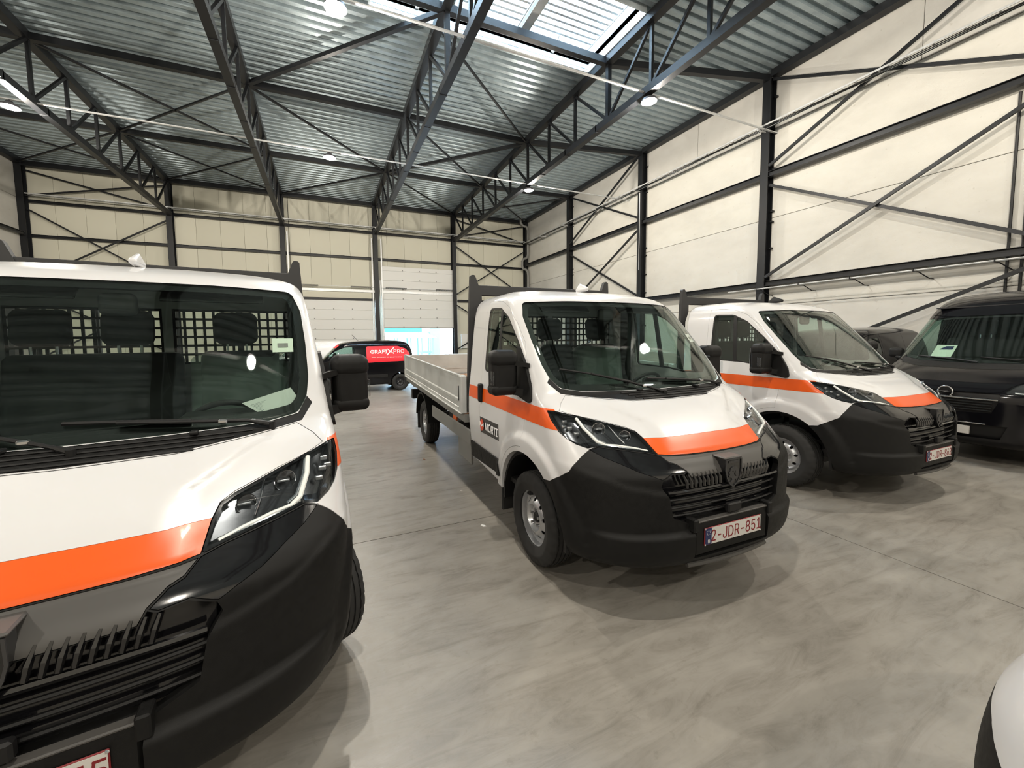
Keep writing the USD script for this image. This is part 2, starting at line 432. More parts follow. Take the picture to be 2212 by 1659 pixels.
def mir(poly):
    return shapely.affinity.scale(poly if isinstance(poly, shapely.geometry.base.BaseGeometry) else Polygon(poly), -1, 1, origin=(0, 0))

# ------------------------------------------------------------------ wheels
def wheel(parent, c, side, R=.36, W=.215, rim=.222, rim_mat='rim_steel', holes=9, hub=True, turn=0.0):
    """c: centre of the tyre; side: +1 when the outer face looks to +y"""
    w = empty('wheel', parent, c)
    if turn:
        UsdGeom.Xformable(w).AddRotateZOp().Set(math.degrees(turn))
    h = W / 2
    prof = [(rim - .01, -h * .82), (rim + .012, -h * .9), (rim + .05, -h), (R - .07, -h * 1.02), (R - .03, -h * .93), (R - .008, -h * .8), (R, -h * .62)]
    for a in (-.5, -.17, .17, .5):
        prof += [(R, h * (a - .05)), (R - .009, h * (a - .045)), (R - .009, h * (a + .045)), (R, h * (a + .05))]
    prof += [(R, h * .62), (R - .008, h * .8), (R - .03, h * .93), (R - .07, h * 1.02), (rim + .05, h), (rim + .012, h * .9), (rim - .01, h * .82)]
    n = 120
    P = np.array(prof)
    t = lathe(P, n)
    v = t.vertices.reshape(n, len(P), 3)
    for i in range(n):
        if i % 4 == 0:
            for j in range(len(P)):
                if P[j, 0] > R - .031 and abs(P[j, 1]) > h * .5:
                    v[i, j, [0, 2]] *= (P[j, 0] - .007) / P[j, 0]
    t.vertices = v.reshape(-1, 3)
    obj('tyre', t, 'rubber', w, smooth=35)
    s = side
    o = h * .86
    pr = [(rim + .006, o), (rim + .006, o - .012), (rim - .012, o - .02), (rim - .02, o - .06), (rim - .05, o - .075), (rim - .062, o - .05), (rim - .095, o - .022), (.105, o - .018), (.085, o - .05), (.04, o - .055), (.04, o - .065), (.09, o - .065),
          (.11, o - .03), (rim - .09, o - .034), (rim - .055, o - .062), (rim - .045, o - .088), (rim - .02, o - .075), (rim - .012, -h * .8), (rim + .004, -h * .8), (rim + .004, o - .02)]
    pr = [(r, a * s) for r, a in pr]
    m = lathe(pr, 72)
    man = to_man(m, False)
    rh = rim - .078
    for k in range(holes):
        a = 2 * math.pi * k / holes + .2
        hole = m3.Manifold.cylinder(.3, .016, .016, 16).rotate((90, 0, 0)).scale((1, 1, 1)).translate((rh * math.cos(a), .15, rh * math.sin(a)))
        man = man - hole
    o2 = man.to_mesh()
    r_ = obj('rim', trimesh.Trimesh(np.array(o2.vert_properties)[:, :3], np.array(o2.tri_verts), process=True), rim_mat, w, smooth=35)
    obj('brake_disc', lathe([(.03, s * (o - .12)), (rim - .03, s * (o - .12)), (rim - .03, s * (o - .15)), (.03, s * (o - .15))], 40), 'chassis', w)
    if hub:
        obj('hub_cap', lathe([(.001, s * (o - .035)), (.03, s * (o - .035)), (.042, s * (o - .045)), (.045, s * (o - .075)), (.001, s * (o - .075))], 24), 'dark_trim', r_)
        for k in range(5):
            a = 2 * math.pi * k / 5 + .3
            obj('wheel_bolt', tube((.066 * math.cos(a), s * (o - .055), .066 * math.sin(a)), (.066 * math.cos(a), s * (o - .022), .066 * math.sin(a)), .012, 8), 'satin_metal', r_)
    return w
# ------------------------------------------------------------------ the hall: shell
XL, XR, YB, YF, ZC = -12.96, 14.0, -12.0, 26.88, 10.445
TX = [-7.26, -2.04, 3.144, 8.304]                # trusses
NY = [26.46 - 1.782 * k for k in range(19)]    # truss nodes
fl = thing('floor', 'grey power-floated concrete floor with saw-cut joints', 'floor', kind='structure')
g = .004
xs, ys = [XL - .1, -4.93, 4.07, XR + .1], [YB, -5.4, 3.58, 14.6, YF + .3]
for i in range(3):
    for j in range(4):
        obj('slab', box(xs[i] + g, xs[i + 1] - g, ys[j] + g, ys[j + 1] - g, -.15, 0), 'floor_concrete', fl, smooth=False)
obj('joint_filler', box(XL - .1, XR + .1, YB, YF + .3, -.2, -.012), 'joint_dark', fl, smooth=False)

def panel_wall(name, label):
    return thing(name, label, 'wall', kind='structure')
wr = panel_wall('wall_right', 'pale grey precast concrete panel wall on the right')
zr = [0, 2.819, 5.741, 8.645, 10.85]
cy_ = [YF + .2, 20.76, 14.76, 9.0, 3.0, -3.0, YB]
for k in range(4):
    for c in range(6):
        cuts = [cy_[c], cy_[c + 1]]
        if k == 3 and c in (2, 3):
            cuts = [cy_[c], 11.904 if c == 2 else 5.34, cy_[c + 1]]
        for a, b in zip(cuts[:-1], cuts[1:]):
            obj('panel', box(XR, XR + .2, b + .006, a - .006, zr[k] + .006, zr[k + 1] - .006, .008), 'concrete_panel', wr, smooth=False)
obj('joint_backing', box(XR + .02, XR + .18, YB, YF + .3, 0, 10.8), 'joint_dark', wr, smooth=False)
wl = panel_wall('wall_left', 'pale grey concrete panel wall at the far left edge')
for k in range(4):
    for a, b in ((YF + .2, 20.76), (20.76, 14.76), (14.76, 3.0), (3.0, YB)):
        obj('panel', box(XL - .2, XL, b + .006, a - .006, zr[k] + .006, zr[k + 1] - .006, .008), 'concrete_panel', wl, smooth=False)
obj('joint_backing', box(XL - .18, XL - .02, YB, YF + .3, 0, 10.8), 'joint_dark', wl, smooth=False)
wb = panel_wall('wall_back', 'concrete panel wall behind the viewer')
for k in range(4):
    for i in range(4):
        obj('panel', box(XL + 6.74 * i + .006, XL + 6.74 * (i + 1) - .006, YB - .2, YB, zr[k] + .006, zr[k + 1] - .006), 'concrete_panel', wb, smooth=False)
obj('joint_backing', box(XL, XR, YB - .18, YB - .02, 0, 10.8), 'joint_dark', wb, smooth=False)
# far wall: upright sandwich panels around the two door openings
DOORS = [(-1.70, 2.83, 4.7), (3.6, 8.28, 4.7)]
wf = panel_wall('wall_far', 'cream sandwich panel wall with upright joints at the far end of the hall')
x = XL
while x < XR - .01:
    x1 = min(x + 1.1235, XR)
    segs = [(x, x1, 0.0)]
    for d0, d1, dz in DOORS:
        new = []
        for a, b, z0 in segs:
            if a < d0 < b:
                new += [(a, d0, z0), (d0, b, dz)]
            elif a < d1 < b:
                new += [(a, d1, dz if a >= d0 else z0), (d1, b, 0.0)]
            elif a >= d0 and b <= d1:
                new += [(a, b, dz)]
            else:
                new += [(a, b, z0)]
        segs = new
    for a, b, z0 in segs:
        if b - a > .03:
            obj('panel', box(a + .004, b - .004, YF, YF + .1, z0, 10.85, .006), 'wall_sheet', wf, smooth=False)
    x = x1
for a, b, z0, z1 in ((XL, DOORS[0][0], 0, 10.8), (DOORS[0][0], DOORS[0][1], 4.7, 10.8), (DOORS[0][1], DOORS[1][0], 0, 10.8), (DOORS[1][0], DOORS[1][1], 4.7, 10.8), (DOORS[1][1], XR, 0, 10.8)):
    obj('joint_backing', box(a, b, YF + .02, YF + .09, z0, z1), 'joint_dark', wf, smooth=False)

# ceiling: trapezoidal steel deck, ribs along x, with the skylight opening
SK = (1.38, 8.16, 8.664, 11.208)
def deck(x0, x1, y0, y1):
    pitch, h = .30, .12
    n0, n1 = math.ceil((y0 - YB) / pitch), math.floor((y1 - YB) / pitch)
    ys_, zs_ = [], []
    for k in range(n0 - 1, n1 + 1):
        b = YB + k * pitch
        for dy, dz in ((.0, 0), (.13, 0), (.17, h), (.26, h)):
            ys_.append(b + dy)
            zs_.append(dz)
    P = np.array([(y, z) for y, z in zip(ys_, zs_)])
    yy = np.unique(np.concatenate([P[:, 0][(P[:, 0] > y0) & (P[:, 0] < y1)], [y0, y1]]))
    zz = np.interp(yy, P[:, 0], P[:, 1])
    nx = 2
    V = np.concatenate([np.stack([np.full(len(yy), xx), yy, ZC + zz], 1) for xx in (x0, x1)])
    n = len(yy)
    F = []
    for i in range(n - 1):
        F += [(i, i + 1, i + 1 + n), (i, i + 1 + n, i + n)]
    V2 = V + [0, 0, .012]
    F = np.array(F)
    e = [[(0, n, 2 * n), (n, 3 * n, 2 * n)], [(n - 1, 3 * n - 1, 2 * n - 1), (2 * n - 1, 3 * n - 1, 4 * n - 1)]]
    return trimesh.Trimesh(np.vstack([V, V2]), np.vstack([F, F[:, ::-1] + 2 * n, np.array(e).reshape(-1, 3)]), process=False)
ce = thing('ceiling', 'grey trapezoidal steel roof deck with ribs running across the hall', 'ceiling', kind='structure')
edges = [XL] + TX + [XR]
for a, b in zip(edges[:-1], edges[1:]):
    pieces = [(a, b, YB, YF + .2)]
    if b > SK[0] and a < SK[1]:
        l, r = max(a, SK[0]), min(b, SK[1])
        pieces = [(a, b, YB, SK[2]), (a, b, SK[3], YF + .2)]
        if l > a + .01:
            pieces.append((a, l, SK[2], SK[3]))
        if r < b - .01:
            pieces.append((r, b, SK[2], SK[3]))
    for p in pieces:
        obj('deck_sheet', deck(*p), 'roof_sheet', ce, smooth=False)
obj('roof_board', [box(XL - .2, XR + .2, SK[3], YF + .3, 10.6, 10.76), box(XL - .2, XR + .2, YB - .2, SK[2], 10.6, 10.76), box(XL - .2, SK[0], SK[2], SK[3], 10.6, 10.76), box(SK[1], XR + .2, SK[2], SK[3], 10.6, 10.76)], 'joint_dark', ce, smooth=False)

# ------------------------------------------------------------------ skylight with louvred smoke vent units
sk = thing('skylight', 'bright roof skylight of louvred glass blades in a pale metal upstand', 'skylight')
x0, x1, y0, y1 = SK
for a in ((x0, x1, y1, y1 + .04), (x0, x1, y0 - .04, y0), (x0 - .04, x0, y0, y1), (x1, x1 + .04, y0, y1)):
    obj('upstand', box(*a, 10.36, 11.05), 'kerb_metal', sk, smooth=False)
units = [(1.44, 3.33), (3.58, 5.57), (5.88, 8.06)]
for u0, u1 in ((3.36, 3.55), (5.6, 5.86)):
    obj('crossbar', box(u0, u1, y0, y1, 10.80, 11.07), 'rail_grey', sk, smooth=False)
for u0, u1 in units:
    for yy in (y0 + .06, y1 - .1):
        obj('vent_frame', box(u0, u1, yy, yy + .035, 10.92, 10.98), 'galv', sk, smooth=False)
    for xx in (u0, u1 - .035):
        obj('vent_frame', box(xx, xx + .035, y0 + .06, y1 - .06, 10.92, 10.98), 'galv', sk, smooth=False)
    n = 11
    for k in range(n):
        yb = y0 + .12 + (y1 - y0 - .26) * k / n
        w = (y1 - y0 - .26) / n
        bl = obj('blade', beam((u0 + .04, yb + w / 2, 11.0), (u1 - .04, yb + w / 2, 11.0), w * .97, .012, up=(0, -.12, 1)), 'roof_pane', sk, smooth=False)
        obj('blade_rail', box(u0 + .04, u1 - .04, yb - .035, yb + .035, 10.95, 11.005), 'galv', bl, smooth=False)
obj('drive_rod', tube((x0, y1 - .05, 10.66), (x1, y1 - .05, 10.66), .012), 'galv', sk)
for xx in (2.6, 6.8):
    obj('actuator', [tube((xx, y1 - .06, 10.6), (xx + .05, y1 - .35, 10.9), .02), cbox((xx, y1 - .05, 10.65), (.1, .05, .1))], 'galv', sk)

# ------------------------------------------------------------------ steel frame
ORD = ['first', 'second', 'third', 'fourth', 'fifth', 'sixth']
STEEL = 'steel_black'
far_x = [XL + .12] + TX + [XR - .12]
for i, xx in enumerate(far_x):
    t = thing('steel_column', ['dark steel column in the far left corner of the hall', 'dark steel column on the far wall, leftmost under a roof truss', 'dark steel column on the far wall just above the left truck\'s headboard post', 'dark steel column on the far wall between the two sectional doors',
              'dark steel column on the far wall right of the open door', 'dark steel column in the far right corner behind the grey downpipe'][i], 'column', (xx, 26.62, 0))
    obj('web', box(-.012, .012, -.16, .14, 0, 10.3), STEEL, t)
    obj('flange', box(-.13, .13, -.18, -.16, 0, 10.3), STEEL, t)
    obj('flange', box(-.13, .13, .14, .16, 0, 10.3), STEEL, t)
    obj('base_plate', box(-.2, .2, -.24, .2, 0, .025), STEEL, t)
side_y = [20.76, 14.76, 9.0, 3.0]
for i, yy in enumerate(side_y):
    t = thing('steel_column', ['dark steel column on the right wall, farthest from the viewer', 'dark steel column on the right wall with a thin white conduit on its face', 'tall dark steel column on the right wall above the right-hand white truck',
              'dark steel column on the right wall beyond the right edge of the picture'][i], 'column', (XR - .17, yy, 0))
    obj('web', box(-.12, .13, -.008, .008, 0, 10.3), STEEL, t)
    obj('flange', box(-.14, -.12, -.13, .13, 0, 10.3), STEEL, t)
    obj('flange', box(.13, .15, -.13, .13, 0, 10.3), STEEL, t)
    for z in (1.1, 2.3, 3.85, 4.7, 5.58, 5.92, 7.3, 8.45, 8.8, 9.6):
        obj('cleat', box(.06, .16, -.2, -.13, z, z + .05), STEEL, t, smooth=False)
    if i == 1:
        obj('conduit', box(-.155, -.14, -.02, .005, 4.925, 8.465), 'white_film', t, smooth=False, label='thin white conduit')
t = thing('steel_column', 'dark steel column on the left wall near the far corner', 'column', (XL + .17, 20.76, 0))
for a in (box(-.13, .12, -.008, .008, 0, 10.3), box(.12, .14, -.13, .13, 0, 10.3), box(-.15, -.13, -.13, .13, 0, 10.3)):
    obj('flange', a, STEEL, t)

def truss(i, xx):
    t = thing('roof_truss', ['leftmost dark steel roof truss, running away at the left edge', 'second dark steel roof truss from the left, between two lamps', 'third dark steel roof truss from the left, passing under the skylight', 'rightmost dark steel roof truss with two lamps at its lower chord'][i], 'truss', (xx, 0, 0))
    yf, yn = 26.46, NY[18]
    zt, zb = 10.253, 8.489
    obj('top_chord', box(-.12, .12, yn, yf, zt - .11, zt + .12), STEEL, t)
    obj('bottom_chord', beam((.05, yn, zb), (.05, yf, zb), .20, .20), STEEL, t)
    for k in range(1, 18):
        y = NY[k]
        w = .13 if k == 9 else .085
        obj('post', box(.05 - w / 2, .05 + w / 2, y - w / 2, y + w / 2, zb + .1, zt - .11), STEEL, t, smooth=False)
    for k in range(0, 18):
        a, b = (NY[k], NY[k + 1])
        p, q = ((a, b) if k < 9 else (b, a))
        obj('diagonal', beam((.05, p - (.06 if k < 9 else -.06), zt - .11), (.05, q + (.06 if k < 9 else -.06), zb + .1), .078, .078), STEEL, t, smooth=False)
    for k in (2, 4, 6, 7, 8, 9):
        obj('splice_plate', box(-.05, .15, NY[k] - .02 + .5, NY[k] + .02 + .5, zb - .115, zb + .125), STEEL, t, smooth=False)
for i, xx in enumerate(TX):
    truss(i, xx)
# roof beams across the bays
BY = [(NY[6], 0), (NY[3], 0), (NY[9], 0)]
BAY = ['bay along the left wall', 'bay left of the second truss', 'bay between the second and third trusses', 'bay between the third and fourth trusses', 'bay along the right wall']
WHERE = ['mid-depth', 'nearest the far wall', 'nearest the viewer']
for j, (y, _) in enumerate(BY):
    for b in range(5):
        xa, xb = ([XL + .1] + TX)[b], (TX + [XR - .2])[b]
        ya, yb = (y, y)
        if b == 4:
            yb = [side_y[1], side_y[0], side_y[2]][j]
        single('roof_beam', beam((xa + .1, ya, 10.229), (xb - .08, yb, 10.229), .17, .19), STEEL, f'dark steel roof beam in the {BAY[b]}, {WHERE[j]} of three', 'beam')
for b in range(5):
    xa, xb = ([XL + .1] + TX)[b], (TX + [XR - .1])[b]
    single('eave_beam', box(xa + .1, xb - .1, 26.4, 26.64, 10.109, 10.349), STEEL, f'dark steel beam along the top of the far wall in the {BAY[b]}', 'beam')
ev = [26.4] + side_y
for b, nm in enumerate(['from the far corner to the farthest column', 'between the farthest and second-farthest columns', 'between the second-farthest and the tall near column', 'from the tall near column towards the right edge']):
    single('eave_beam', box(13.66, 13.92, ev[b + 1] + .14, ev[b] - .14, 10.205, 10.421), STEEL, f'dark steel beam along the top of the right wall {nm}', 'beam')
single('eave_beam', box(13.66, 13.92, -11.9, 2.86, 10.205, 10.421), STEEL, 'dark steel beam along the top of the right wall beyond the right edge', 'beam')
single('eave_beam', box(XL + .06, XL + .3, 20.91, 26.4, 10.181, 10.421), STEEL, 'dark steel beam along the top of the left wall at the far corner', 'beam')
# roof braces
def node(k, y):
    xs_ = [XL + .12] + TX + [XR - .25]
    return (xs_[k], y, 10.181)
A, B, E, D = NY[6], NY[3], 26.34, NY[9]
rb = [(1, A, 2, B, .05), (2, A, 1, B, .05), (1, B, 2, E, .05), (2, B, 1, E, .05), (2, A, 3, D, .1), (2, A, 3, B, .055), (3, B, 2, E, .06), (3, D + .6, 4, A, .05), (3, A, 4, B, .055), (3, B, 4, A, .1), (3, B, 4, E, .05),
      (4, E, 5, side_y[0], .06), (4, B, 5, E, .05), (0, B, 1, E, .05), (1, B, 0, E, .05)]
rl = ['from mid first truss to the second truss, sloping away to the right', 'from mid second truss back to the first truss', 'at the far end between first and second trusses, sloping away to the right', 'at the far end between first and second trusses, sloping away to the left',
      'thick one, from mid second truss towards the skylight', 'from mid second truss away to the third truss', 'at the far end from third truss to the second column', 'thin, from under the skylight to mid fourth truss', 'crossing from mid third truss away to the fourth truss',
      'thick one, from the third truss up to mid fourth truss', 'at the far end from third truss to fourth column', 'at the far right end from fourth column to the right wall', 'at the far right end from fourth truss to the corner', 'at the far left end sloping away to the right', 'at the far left end sloping away to the left']
for (ka, ya, kb, yb, w), l in zip(rb, rl):
    single('roof_brace', beam(node(ka, ya), node(kb, yb), w * 1.2, w * 1.2), STEEL, 'roof brace ' + l, 'brace', smooth=False)
# wall rails
fx = far_x
for b in range(5):
    nm = ['left of the first truss column', 'between the first and second truss columns', 'above the closed door', 'above the open door', 'in the right-hand end bay'][b]
    for z, zn in ((8.561, 'upper'), (6.941, 'lower')):
        single('wall_rail', ibeam((fx[b] + .13, 26.76, z), (fx[b + 1] - .13, 26.76, z), .14, .14), STEEL, f'{zn} dark steel rail on the far wall {nm}', 'rail', smooth=False)
for b, z in ((0, 4.445), (1, 4.445), (4, 4.445)):
    single('wall_rail', ibeam((fx[b] + .13, 26.76, z), (fx[b + 1] - .13, 26.76, z), .14, .14), STEEL, ['lowest dark steel rail on the far wall behind the left truck\'s roof', 'lowest dark steel rail on the far wall left of the closed door', '', '', 'lowest dark steel rail on the far wall beside the middle truck\'s headboard'][b], 'rail', smooth=False)
for b in range(4):
    nm = ['in the farthest bay', 'in the braced far bay', 'in the unbraced middle bay', 'in the near bay above the black van'][b]
    for z, zn in ((7.121, 'upper'), (3.533, 'lower')):
        single('wall_rail', ibeam((13.76, ev[b + 1] + .13, z), (13.76, ev[b] - .13, z), .17, .17), STEEL, f'{zn} dark steel rail on the right wall {nm}', 'rail', smooth=False)
single('wall_rail', ibeam((XL + .2, 20.89, 6.953), (XL + .2, 26.3, 6.953), .14, .14), STEEL, 'dark steel rail on the left wall at the far corner', 'rail', smooth=False)
# wall braces
for ya, yb, nm in ((20.610000000000003, 14.91, 'far'), (8.85, 3.15, 'near')):
    for z0, z1, tn in ((7.385, 10.145, 'top'), (3.749, 6.785, 'middle'), (0.605, 3.245, 'lowest')):
        single('wall_brace', beam((13.70, ya, z0), (13.70, yb, z1), .06, .085), STEEL, f'{tn} brace in the {nm} bay of the right wall, rising towards the viewer', 'brace', smooth=False)
        if tn == 'lowest':
            continue
        single('wall_brace', beam((13.78, ya, z1), (13.78, yb, z0), .06, .085), STEEL, f'{tn} brace in the {nm} bay of the right wall, falling towards the viewer', 'brace', smooth=False)
for b, nm in ((0, 'left end bay'), (4, 'right end bay')):
    xa, xb = fx[b] + .14, fx[b + 1] - .14
    for z0, z1, tn in ((8.765, 9.965, 'top'), (4.865, 8.165, 'middle'), (1.085, 4.145, 'lowest')):
        single('wall_brace', beam((xa, 26.56, z0), (xb, 26.56, z1), .06, .07), STEEL, f'{tn} brace in the {nm} of the far wall, rising rightwards', 'brace', smooth=False)
        single('wall_brace', beam((xa, 26.64, z1), (xb, 26.64, z0), .06, .07), STEEL, f'{tn} brace in the {nm} of the far wall, falling rightwards', 'brace', smooth=False)

# ------------------------------------------------------------------ cable trays
def ladder_tray(name, label, p0, p1, w=.24, step=.5, wide_axis=(1, 0, 0)):
    t = thing(name, label, 'cable tray')
    p0, p1, ax = np.array(p0, float), np.array(p1, float), np.array(wide_axis, float)
    for s in (-.5, .5):
        obj('side_rail', beam(p0 + ax * w * s, p1 + ax * w * s, .018, .05), 'galv', t, smooth=False)
    L = np.linalg.norm(p1 - p0)
    n = int(L / step)
    for k in range(n):
        c = p0 + (p1 - p0) * (k + .5) / n
        obj('rung', beam(c - ax * w / 2, c + ax * w / 2, .035, .02), 'galv', t, smooth=False)
    return t
t = ladder_tray('cable_tray', 'galvanised cable ladder running high along the right wall', (13.45, YB + 2, 8.585), (13.45, 25.9, 8.585))
for y in side_y + [23.5]:
    obj('bracket', beam((13.3, y, 8.525), (13.8, y, 8.525), .04, .04), 'galv', t, smooth=False)
for k in range(3):
    obj('cable', path_tube([(13.38 + .06 * k, y, 8.537 + .012 * math.sin(y * 1.7 + k)) for y in np.linspace(-8, 25.8, 60)], .011, 6), 'dark_trim', t)
t = ladder_tray('cable_tray', 'galvanised cable ladder running high along the far wall', (XL + .4, 26.34, 8.789), (XR - .4, 26.34, 8.789), wide_axis=(0, 1, 0))
for xx in far_x[1:-1]:
    obj('bracket', beam((xx, 26.15, 8.729), (xx, 26.5, 8.729), .04, .04), 'galv', t, smooth=False)
t = thing('cable_tray', 'low galvanised wire cable tray along the right wall behind the trucks', 'cable tray')
for dx in (0, .08, .16):
    obj('tray_wire', tube((13.38 + dx, -2, 3.353), (13.38 + dx, 9.95, 3.353), .012, 6), 'galv', t)
for y in np.arange(-1.5, 10, 1.3):
    obj('hanger', path_tube([(13.34, y, 3.39), (13.34, y, 3.32), (13.62, y, 3.32), (13.8, y - .14, 3.15), (13.99, y - .14, 3.15)], .013, 6), 'dark_trim', t)
for i, yy in enumerate((3.684, 3.48)):
    single('conduit_pipe', tube((13.95, yy, .1), (13.95, yy, 6.965), .026, 8), 'dark_trim', ['dark vertical conduit on the right wall, left one of the pair above the black van', 'dark vertical conduit on the right wall, right one of the pair above the black van'][i], 'pipe')
# rainwater pipe in the far right corner
P = [(13.32, 26.28, 10.445), (13.32, 26.28, 10.109), (13.464, 26.22, 9.917), (13.704, 26.136, 9.845), (13.8, 26.112, 9.605), (13.8, 26.112, 7.925), (13.776, 26.112, 7.745), (13.632, 26.088, 7.589), (13.392, 26.064, 7.505), (13.296, 26.04, 7.325), (13.296, 26.04, 7.025), (13.368, 26.064, 6.845), (13.632, 26.088, 6.773), (13.776, 26.112, 6.605), (13.8, 26.112, 6.365), (13.8, 26.112, 0.05)]
Q = []
for a, b in zip(P[:-1], P[1:]):
    for s in np.linspace(0, 1, 4)[:-1]:
        Q.append(np.array(a) * (1 - s) + np.array(b) * s)
single('downpipe', path_tube(Q + [P[-1]], .085, 14), 'rail_grey', 'grey rainwater downpipe with an offset loop in the far right corner', 'pipe', smooth=50)

# ------------------------------------------------------------------ sectional doors
def sectional_door(n, d, bottom, top, nm):
    x0, x1, _ = d
    t = thing(f'door_{n}', nm, 'door', (0, 0, 0), kind='structure')
    z, k = bottom, 0
    obj('door_core', box(x0 - .04, x1 + .04, 26.705, 26.725, bottom + .004, top), 'door_sheet', t, smooth=False)
    while z < top - .05:
        h = min(.61, top - z)
        pn = obj('door_panel', box(x0 - .05, x1 + .05, 26.68, 26.73, z + .004, z + h - .004, .006), 'door_sheet', t, smooth=False)
        for f in (.26, .5, .74):
            obj('hinge', box(x0 + (x1 - x0) * f - .03, x0 + (x1 - x0) * f + .03, 26.665, 26.68, z + .02, z + .09), 'rail_grey', pn, smooth=False)
        z += h
        k += 1
    for xx, s in ((x0 - .1, 1), (x1 + .1, -1)):
        obj('guide_rail', box(xx - .04, xx + .04, 26.6, 26.68, 0, 8.2), 'galv', t, smooth=False)
        obj('guide_rail', box(xx - .12 * s - .02, xx - .12 * s + .02, 26.64, 26.72, 0, 5.6), 'galv', t, smooth=False)
    obj('spring_shaft', tube((x0 - .15, 26.58, 5.117), (x1 + .15, 26.58, 5.117), .014), 'galv', t)
    for a, b in ((x0 + .1, x0 + 1.45), (x1 - 1.25, x1)):
        pts = [(xx, 26.58 + .045 * math.cos(xx * 110), 5.117 + .045 * math.sin(xx * 110)) for xx in np.linspace(a, b, 420)]
        obj('torsion_spring', path_tube(pts, .011, 5), 'dark_trim', t)
    obj('shaft_beam', box(x0 - .15, x1 + .2, 26.62, 26.68, 4.805, 4.949), 'galv', t, smooth=False)
    return t
t = sectional_door(1, DOORS[0], .02, 4.277, 'closed white sectional door behind the black sign-lettered van')
obj('lintel', box(DOORS[0][0] - .1, DOORS[0][1] + .12, 26.61, 26.88, 4.277, 4.409), STEEL, t, smooth=False)
obj('header_panel', box(DOORS[0][0], DOORS[0][1], 26.69, 26.88, 4.385, 4.829), 'wall_sheet', t, smooth=False)
t = sectional_door(2, DOORS[1], 2.573, 6.509, 'part-raised white sectional door with daylight below it')
obj('bottom_seal', box(DOORS[1][0] - .05, DOORS[1][1] + .05, 26.68, 26.73, 2.525, 2.579), 'dark_trim', t, smooth=False)
single('switch_box', [box(8.8, 9.25, 26.66, 26.86, 1.15, 2.15, .01), box(8.88, 9.16, 26.645, 26.67, 1.47, 1.78, .004)], 'door_sheet', 'pale grey control cabinet on the far wall right of the open door', 'cabinet')

# ------------------------------------------------------------------ high bay lamps
for y, l in ((15.77, 'thin conduit across the hall carrying the farther row of lamps'), (8.82, 'thin conduit across the hall carrying the nearer row of lamps'), (1.22, 'thin conduit carrying the lamps above the viewer'), (-5.8, 'thin conduit carrying the lamps behind the viewer')):
    single('lamp_conduit', [box(XL, XR, y - .03, y + .03, 8.46, 8.49)], 'galv', l, 'conduit', smooth=False)
def lamp(x, y, label, group=None):
    t = thing('high_bay_lamp', label, 'lamp', (x, y, 8.26), group=group)
    obj('housing', lathe([(.001, .16), (.07, .16), (.09, .12), (.2, .06), (.215, .0), (.2, -.005), (.001, -.005)], 32, 'z'), 'lamp_body', t)
    obj('hanger', tube((0, 0, .15), (0, 0, .199), .012, 8), 'lamp_body', t)
    obj('lens', lathe([(.001, -.006), (.175, -.006), (.18, -.012), (.12, -.03), (.001, -.035)], 32, 'z'), 'lamp_glow', t)
    L = UsdLux.SphereLight.Define(stage, str(t.GetPath()) + '/light')
    L.CreateRadiusAttr(.10)
    L.CreateIntensityAttr(LAMP_POWER)
    L.CreateColorAttr(Gf.Vec3f(*LAMP_COLOR))
    L.AddTranslateOp().Set(Gf.Vec3d(0, 0, -.125))
look('lamp_glow', mat('lamp_glow', {'e': ('emission', {'color': LAMP_COLOR, 'strength': 60.0})}, (), 'e.emission'))
for x, y, l in ((.40, 15.77, 'lit warm lamp at mid height between the second and third trusses'), (8.46, 15.9, 'lit warm lamp under the right truss, farther of the two'), (8.46, 8.82, 'lit warm lamp under the right truss, nearer of the two'),
                (.44, 8.82, 'lit warm lamp at the top edge left of the skylight'), (-7.68, 15.77, 'lit warm lamp at the left edge under the leftmost truss')):
    lamp(x, y, l)
for x, y in ((-7.68, 8.8), (-7.68, 1.3), (.5, 1.25), (8.7, 1.25), (-7.68, -5.8), (.5, -5.8), (8.6, -5.8)):
    lamp(x, y, 'lit warm high bay lamp outside the picture', 'lamps outside the picture')
# ------------------------------------------------------------------ the chassis-cab trucks
def cab_bumps(x, y, z):
    ay = np.abs(y)
    # fender bulge round the wheel
    r = np.hypot(x, z - .36)
    k = sstep((.70 - r) / .075) * (x < .66) * np.clip((ay - .8) / .15, 0, 1)
    y = y + .030 * k
    # lower bumper step and the plane below the shoulder crease
    front = np.clip((x - .25) / .35, 0, 1)
    crease = np.interp(ay, [0, .55, .75, .95, 1.1], [.80, .84, .885, .975, 1.0])
    k2 = sstep((crease - z) / .035) * front
    led = sstep((.575 - z) / .03) * sstep((.95 - ay) / .12)
    x = x + .014 * k2 * np.clip((1.0 - ay) / .25, 0, 1) + .030 * led * front
    y = y + .006 * k2 * np.clip((ay - .7) / .2, 0, 1)
    # raised centre of the bonnet
    edge = np.interp(z, [1.0, 1.06, 1.15, 1.2, 1.29, 1.36], [.50, .47, .43, .45, .62, .80])
    hz = sstep((z - 1.0) / .03) * sstep((1.36 - z) / .05)
    x = x + .020 * hz * sstep((edge - ay) / .07)
    return x, y
